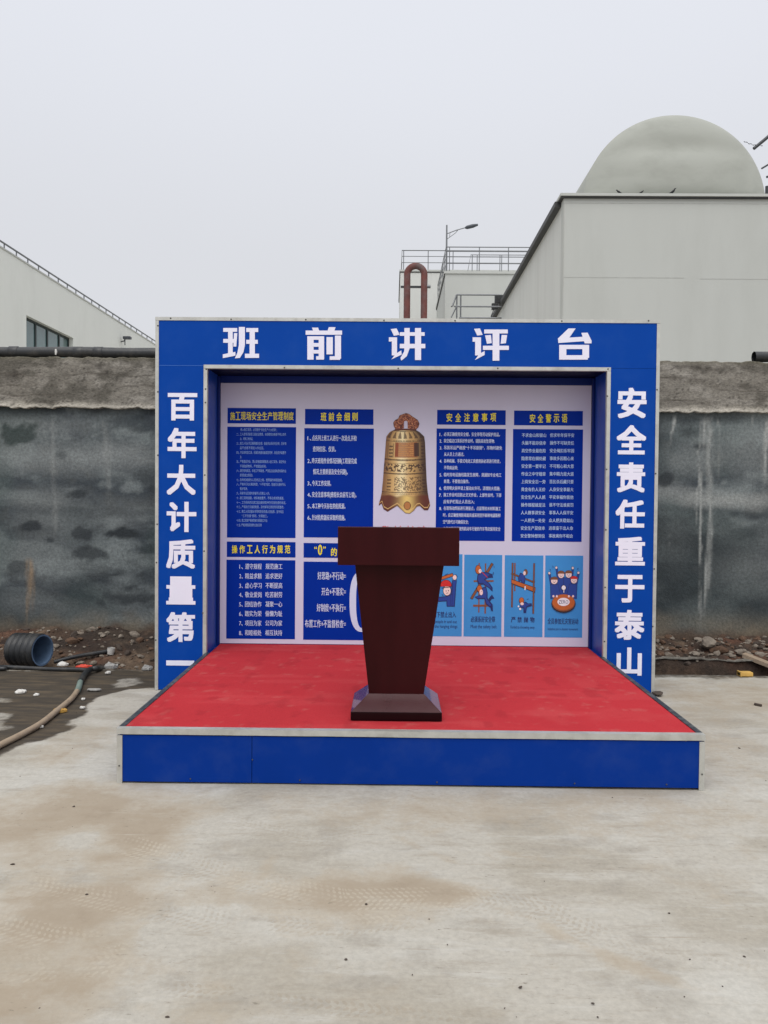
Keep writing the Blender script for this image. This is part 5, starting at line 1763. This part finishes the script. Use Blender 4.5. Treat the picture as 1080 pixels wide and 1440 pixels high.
# wall lamp on the hall
f0 = at_x(170, 477, XB)
wl = thing('wall_lamp', 'small grey wall lamp on the white hall left of the booth', 'lamp', (XB + 0.15, f0[1], f0[2] - 0.2))
m_ = MB(); m_.bevbox(XB + 0.15, XB + 0.6, f0[1] - 0.15, f0[1] + 0.15, f0[2], f0[2] + 0.16, 0.03); m_.build('lamp_head', LAMP_M, wl)
m_ = MB(); m_.tube([(XB + 0.001, f0[1], f0[2] - 0.15), (XB + 0.2, f0[1], f0[2] - 0.1), (XB + 0.25, f0[1], f0[2] + .02)], 0.035, 6)
m_.tube([(XB + 0.24, f0[1], f0[2] - .35), (XB + 0.24, f0[1], f0[2])], 0.03, 6); m_.build('bracket', LAMP_M, wl)

# ================================================================== DEBRIS, LEFT
YC = 3.02
oc = at(60, 914.5, YC)
ax_ = Vector((0.955, -0.29, 0.03)).normalized()
Rp = 0.150
dp = thing('drain_pipe', 'short black corrugated drain pipe lying at the wall foot, pale blue inside', 'pipe', (oc[0] - 0.2, YC, oc[2] - Rp))
ou = MB()
base_p = Vector([float(c) for c in oc])
N = 56
Lp = 0.31
path, rad = [], []
for k in range(N + 1):
    s_ = k / N
    path.append(base_p - ax_ * (s_ * Lp))
    w_ = (s_ * 5.0) % 1
    rad.append(Rp * (0.905 if w_ < 0.42 else 1.03) if k > 1 else Rp * 0.97)
ou.tube(path, rad, 28, cap=False)
ou.build('outer_shell', BLACKP, dp)
inn = MB(); inn.tube([base_p + ax_ * 0.001, base_p - ax_ * (Lp - .02)], Rp * 0.87, 28, cap=False)
u_ = Vector((0, 0, 1)); u_ = (u_ - ax_ * u_.dot(ax_)).normalized(); v_ = ax_.cross(u_)
inn.loft([[base_p + ax_ * .001 + (u_ * math.cos(t_) + v_ * math.sin(t_)) * r_ for t_ in np.linspace(0, 2 * math.pi, 28, endpoint=False)] for r_ in (Rp * .87, Rp * .97)], cap=False)
inn.add([base_p - ax_ * (Lp - .02) + (u_ * math.cos(t_) + v_ * math.sin(t_)) * Rp * .87 for t_ in np.linspace(0, 2 * math.pi, 28, endpoint=False)], [tuple(range(28))])
inn.build('inner_lining', PIPE_BLUE, dp)


def smooth_path(pts, n=10):
    P_ = [np.array(p, float) for p in pts]
    out = []
    for i in range(len(P_) - 1):
        a, b, c, d = P_[max(0, i - 1)], P_[i], P_[i + 1], P_[min(len(P_) - 1, i + 2)]
        for k in range(n):
            t_ = k / n
            out.append(0.5 * (2 * b + (c - a) * t_ + (2 * a - 5 * b + 4 * c - d) * t_ ** 2 + (3 * b - a - 3 * c + d) * t_ ** 3))
    out.append(P_[-1])
    return out


def on_ground(px, py, z=0.0):
    return at_z(px, py, z)


hs = thing('hose', 'beige hose snaking over the wet concrete towards the ditch', 'hose', on_ground(60, 1020))
m_ = MB(); m_.tube(smooth_path([on_ground(x, y, 0.022) for x, y in ((-90, 1090), (-30, 1066), (0, 1048), (30, 1033), (58, 1017), (82, 998), (100, 983), (109, 971))]), 0.021, 10)
m_.build('hose_body', HOSE, hs)
m_ = MB(); m_.tube(smooth_path([on_ground(x, y, 0.023) for x, y in ((108.5, 972), (111, 966), (113, 958.5))]), 0.023, 10); m_.build('sleeve', HOSE_G, hs)
m_ = MB(); m_.tube(smooth_path([on_ground(113, 959, 0.024), on_ground(115.5, 954, 0.026), on_ground(121, 946, 0.03), on_ground(128, 941, 0.035), on_ground(137, 940, 0.03), on_ground(146, 940, -0.03)]), 0.025, 10); m_.build('black_end', BLACKP, hs)
m_ = MB(); m_.tube(smooth_path([(-7, 2.84, 0.02), tuple(on_ground(-40, 940, .02)), tuple(on_ground(0, 938, .02)), tuple(on_ground(40, 939.5, .015)), tuple(on_ground(75, 941, .015)), tuple(on_ground(112, 941.5, .02)), tuple(on_ground(124, 943, .02))]), 0.019, 10)
tag(m_.build('black_hose', BLACKP), 'straight black hose lying along the slab edge beneath the drain pipe', 'hose')
bh = thing('black_conduit', 'black tube on the soil ending in a white fitting', 'tube', at(115, 930, 3.2))
e0, e1 = at(76, 931, 3.12), at(151, 916, 3.4)
m_ = MB(); m_.tube(smooth_path([e0, e0 * .6 + e1 * .4 + np.array([0, 0, .01]), e1]), 0.02, 10); m_.build('tube', BLACKP, bh)
m_ = MB()
f1 = at(155.5, 920, 3.4); f2 = at(156.5, 911, 3.40)
m_.tube([f1, f1 * .5 + f2 * .5, f2], [0.028, 0.036, 0.037], 14, cap=False); m_.tube([f1, f2], 0.029, 14, cap=False); m_.tube([f1 + np.array([0, 0, .005]), f1 + np.array([0, 0, .01])], 0.03, 14)
fit = m_.build('white_fitting', SCRAP_W, bh)
m_ = MB(); m_.tube([f2 + np.array([0, 0, -.012]), f2 + np.array([0, 0, -.010])], 0.028, 14); m_.build('fitting_hole', mat('hole_black', rgb(14, 14, 14), .9), bh)


def scrap(name, label, cat, px, py, w, h, m, z=None, Y=None, seed=1, lump=0.02, group=None):
    c = at(px, py, Y) if Y is not None else at_z(px, py, 0.008 if z is None else z)
    n_ = 10
    gx, gy = np.meshgrid(np.linspace(-1, 1, n_), np.linspace(-1, 1, n_))
    rr_ = 1 - 0.35 * (fbm(gx * 1.5 + seed, gy * 1.5, seed) - 0.5) * 2
    X_ = c[0] + gx * w * rr_ * np.where(abs(gy) > .8, .75, 1)
    Yy = c[1] + gy * h * rr_ * np.where(abs(gx) > .8, .7, 1)
    Z_ = c[2] + lump * (fbm(gx * 2 + seed * 3, gy * 2, seed + 5) * 1.6) * (1 - 0.6 * np.maximum(abs(gx), abs(gy)) ** 2)
    b_ = MB()
    top_ = np.stack([X_, Yy, Z_], -1)
    bot_ = top_.copy(); bot_[..., 2] = np.minimum(Z_ - 0.002, c[2] - 0.004)
    b_.grid(top_, smooth=False)
    b_.grid(bot_[:, ::-1], smooth=False)
    ed = [(0, i) for i in range(n_)] + [(i, n_ - 1) for i in range(1, n_)] + [(n_ - 1, i) for i in range(n_ - 2, -1, -1)] + [(i, 0) for i in range(n_ - 2, 0, -1)]
    b_.loft([[top_[e] for e in ed], [bot_[e] for e in ed]], cap=False)
    return tag(b_.build(name, m), label, cat, group)


scrap('red_scrap', 'flat red plastic scrap on the soil beside the hose end', 'plastic scrap', 118, 937.5, .065, .03, SCRAP_R, Y=2.98, seed=2, lump=.02)
scrap('plastic_scrap', 'crumpled translucent plastic piece at the slab edge near the booth', 'plastic scrap', 157, 938, .055, .05, SCRAP_G, z=.0, seed=3, lump=.05)
scrap('paper_scrap', 'white crumpled paper on the soil right of the drain pipe', 'paper scrap', 88, 935, .045, .03, SCRAP_W, Y=2.97, seed=4, lump=.03)
scrap('paper_scrap', 'torn white paper lying on the wet brown concrete at far left', 'paper scrap', 29, 973, .04, .035, SCRAP_W, seed=5, lump=.02)
scrap('paper_scrap', 'tiny white paper flake right of the torn paper on wet concrete', 'paper scrap', 51, 977, .018, .02, SCRAP_W, seed=6, lump=.012)
scrap('yellow_leaf', 'crumpled yellow leaf on the wet strip beside the hose', 'leaf', 84, 1000, .045, .035, SCRAP_Y, seed=7, lump=.03)
scrap('plastic_scrap', 'white bent plastic strip at the edge of the wet strip near the leaf', 'plastic scrap', 56, 1022, .02, .018, SCRAP_W, seed=8, lump=.015)
scrap('plastic_scrap', 'pale plastic flake between the hose sleeve and the booth', 'plastic scrap', 132, 970, .05, .02, SCRAP_G, seed=9, lump=.012)
scrap('plastic_scrap', 'white plastic lump on the slab edge under the crumpled piece', 'plastic scrap', 152, 946, .022, .03, SCRAP_W, seed=10, lump=.02)
scrap('plastic_scrap', 'grey plastic bag scrap on the soil beside the booth pillar', 'plastic scrap', 207, 941, .045, .03, SCRAP_G, seed=11, lump=.04)
scrap('plaster_flake', 'white flake of plaster on dark mud right of the hose, upper one', 'flake', 117, 983, .012, .02, SCRAP_W, seed=12, lump=.012)
scrap('plaster_flake', 'white flake of plaster on dark mud right of the hose, lower one', 'flake', 116, 995, .02, .014, SCRAP_W, seed=13, lump=.012)

# ================================================================== DEBRIS, RIGHT
def rock(label, px, py, r, Y, seed, m=CONC, flat=.75, name='rock', cat='rock'):
    c = at(px, py, Y)
    b_ = MB(); rock_mesh(b_, c, r, seed, flat)
    return tag(b_.build(name, m), label, cat)


rock('largest grey concrete chunk on top of the rubble right of the booth', 997, 904, .085, 3.62, 3)
rock('brown angular lump right below the large grey concrete chunk', 1013, 914, .07, 3.5, 8, RUB2)
rock('rounded pale stone at the rubble edge between chunk and plank', 1026, 921, .04, 3.38, 9)
rock('pale broken stone where the plank meets the rubble', 1039, 917, .05, 3.42, 14, CONC)
rock('dark stone with a pale top lying in the ditch near the booth', 966, 933, .035, 3.1, 17, STONE_D)
rock('flat dark stone at the foot of the right blue pillar', 926, 975, .055, YP - .03, 21, STONE_D, .35)
p0, p1 = at(1046, 921, 3.36), at(1105, 944, 3.12)
m_ = MB()
d_ = (Vector(p1) - Vector(p0)).normalized()
s_ = d_.cross(Vector((0, 0, 1))).normalized() * 0.05
u_ = Vector((0, 0, .018))
m_.loft([[Vector(q) + s_ + u_, Vector(q) - s_ + u_, Vector(q) - s_ - u_, Vector(q) + s_ - u_] for q in (p0, (np.array(p0) + np.array(p1)) / 2, p1)])
tag(m_.build('plank', WOOD), 'weathered pale plank sloping from the rubble into the ditch', 'plank')
q = at(1047.5, 947.5, 2.80)
m_ = MB(); m_.bevbox(q[0] - .058, q[0] + .058, 2.76, 2.83, 0.004, 0.042, .008); m_.bevbox(q[0] - .058, q[0] - .045, 2.755, 2.835, 0.003, 0.046, .003)
tag(m_.build('yellow_block', YBRICK), 'small yellow block on the concrete edge before the ditch', 'block')
m_ = MB(); m_.tube([on_ground(1061, 990, .012), on_ground(1071, 992, .012)], .010, 8)
tag(m_.build('stick', STONE_D), 'short black stick on the concrete at the right edge', 'stick')
# torn lip of old slab / plastic sheet along the far side of the ditch
m_ = MB()
xr = np.linspace(1.9, 3.35, 60)
rings = []
for x in xr:
    z_ = 0.045 + (fbm(np.array(x * 6.), np.array(1.), 201) - .5) * .05
    y_ = 3.27 + (fbm(np.array(x * 3.), np.array(2.), 203) - .5) * .08
    rings.append([(x, y_, z_), (x, y_ + .05, z_ + .008), (x, y_ + .05, z_ + .002), (x, y_, z_ - .007)])
m_.loft(rings)
tag(m_.build('plastic_sheet', mat('dirty_sheet', rgb(112, 108, 100), .6, var=.35, scale=16, dirt=rgb(60, 50, 42), dirt_amt=.9, dirt_scale=7)), 'dirty edge of plastic sheeting along the far lip of the right ditch', 'plastic sheet')

# loose specks and pebbles on the slab
for i, (px, py, r, lab) in enumerate(((236, 1430, .010, 'dark pebble at the bottom edge, lower of a close pair'), (237, 1427, .007, None), (18, 1215, .012, 'dark flat chip on the concrete at far left'), (122, 1258, .010, 'dark chip on the brown dust left of centre'),
                                      (515, 1271, .009, 'dark pebble in the middle of the brown tyre-marked patch'), (104, 1134, .014, 'dark twig-like chip left of the stage front'), (113, 1136, .010, None), (732, 1388, .009, 'dark pebble alone on pale concrete right of centre'),
                                      (834, 1411, .008, 'small pebble near the bottom right'), (1047, 1345, .008, 'small dark pebble at the right edge of the concrete'), (1071, 1351, .007, None), (941, 1284, .008, 'brown chip on the concrete right of the stage'),
                                      (486, 1349, .008, 'brown pebble on pale concrete below the tyre marks'), (1040, 1052, .012, 'dark chip on the concrete right of the stage corner'), (354, 1110, .012, None))):
    if lab is None:
        continue
    r *= 0.7
    c = at_z(px, py, r * .3)
    b_ = MB(); rock_mesh(b_, c, r, 300 + i, .5)
    tag(b_.build('pebble', STONE_D), lab, 'pebble')
# scattered grit
gr = MB()
rr = random.Random(9)
for k in range(150):
    x, y = rr.uniform(-3.6, 3.6), rr.uniform(-2.0, 2.75)
    if abs(x) < 1.68 and y > -0.05:
        continue
    if abs(x) < 2.1 and y > 2.0:
        continue
    r = rr.uniform(.0015, .004)
    rock_mesh(gr, (x, y, r * .3), r, 900 + k, .6)
tag(gr.build('grit', STONE_D, origin=(0, 0, 0)), 'fine dark grit scattered over the pale concrete', 'grit', kind='stuff')
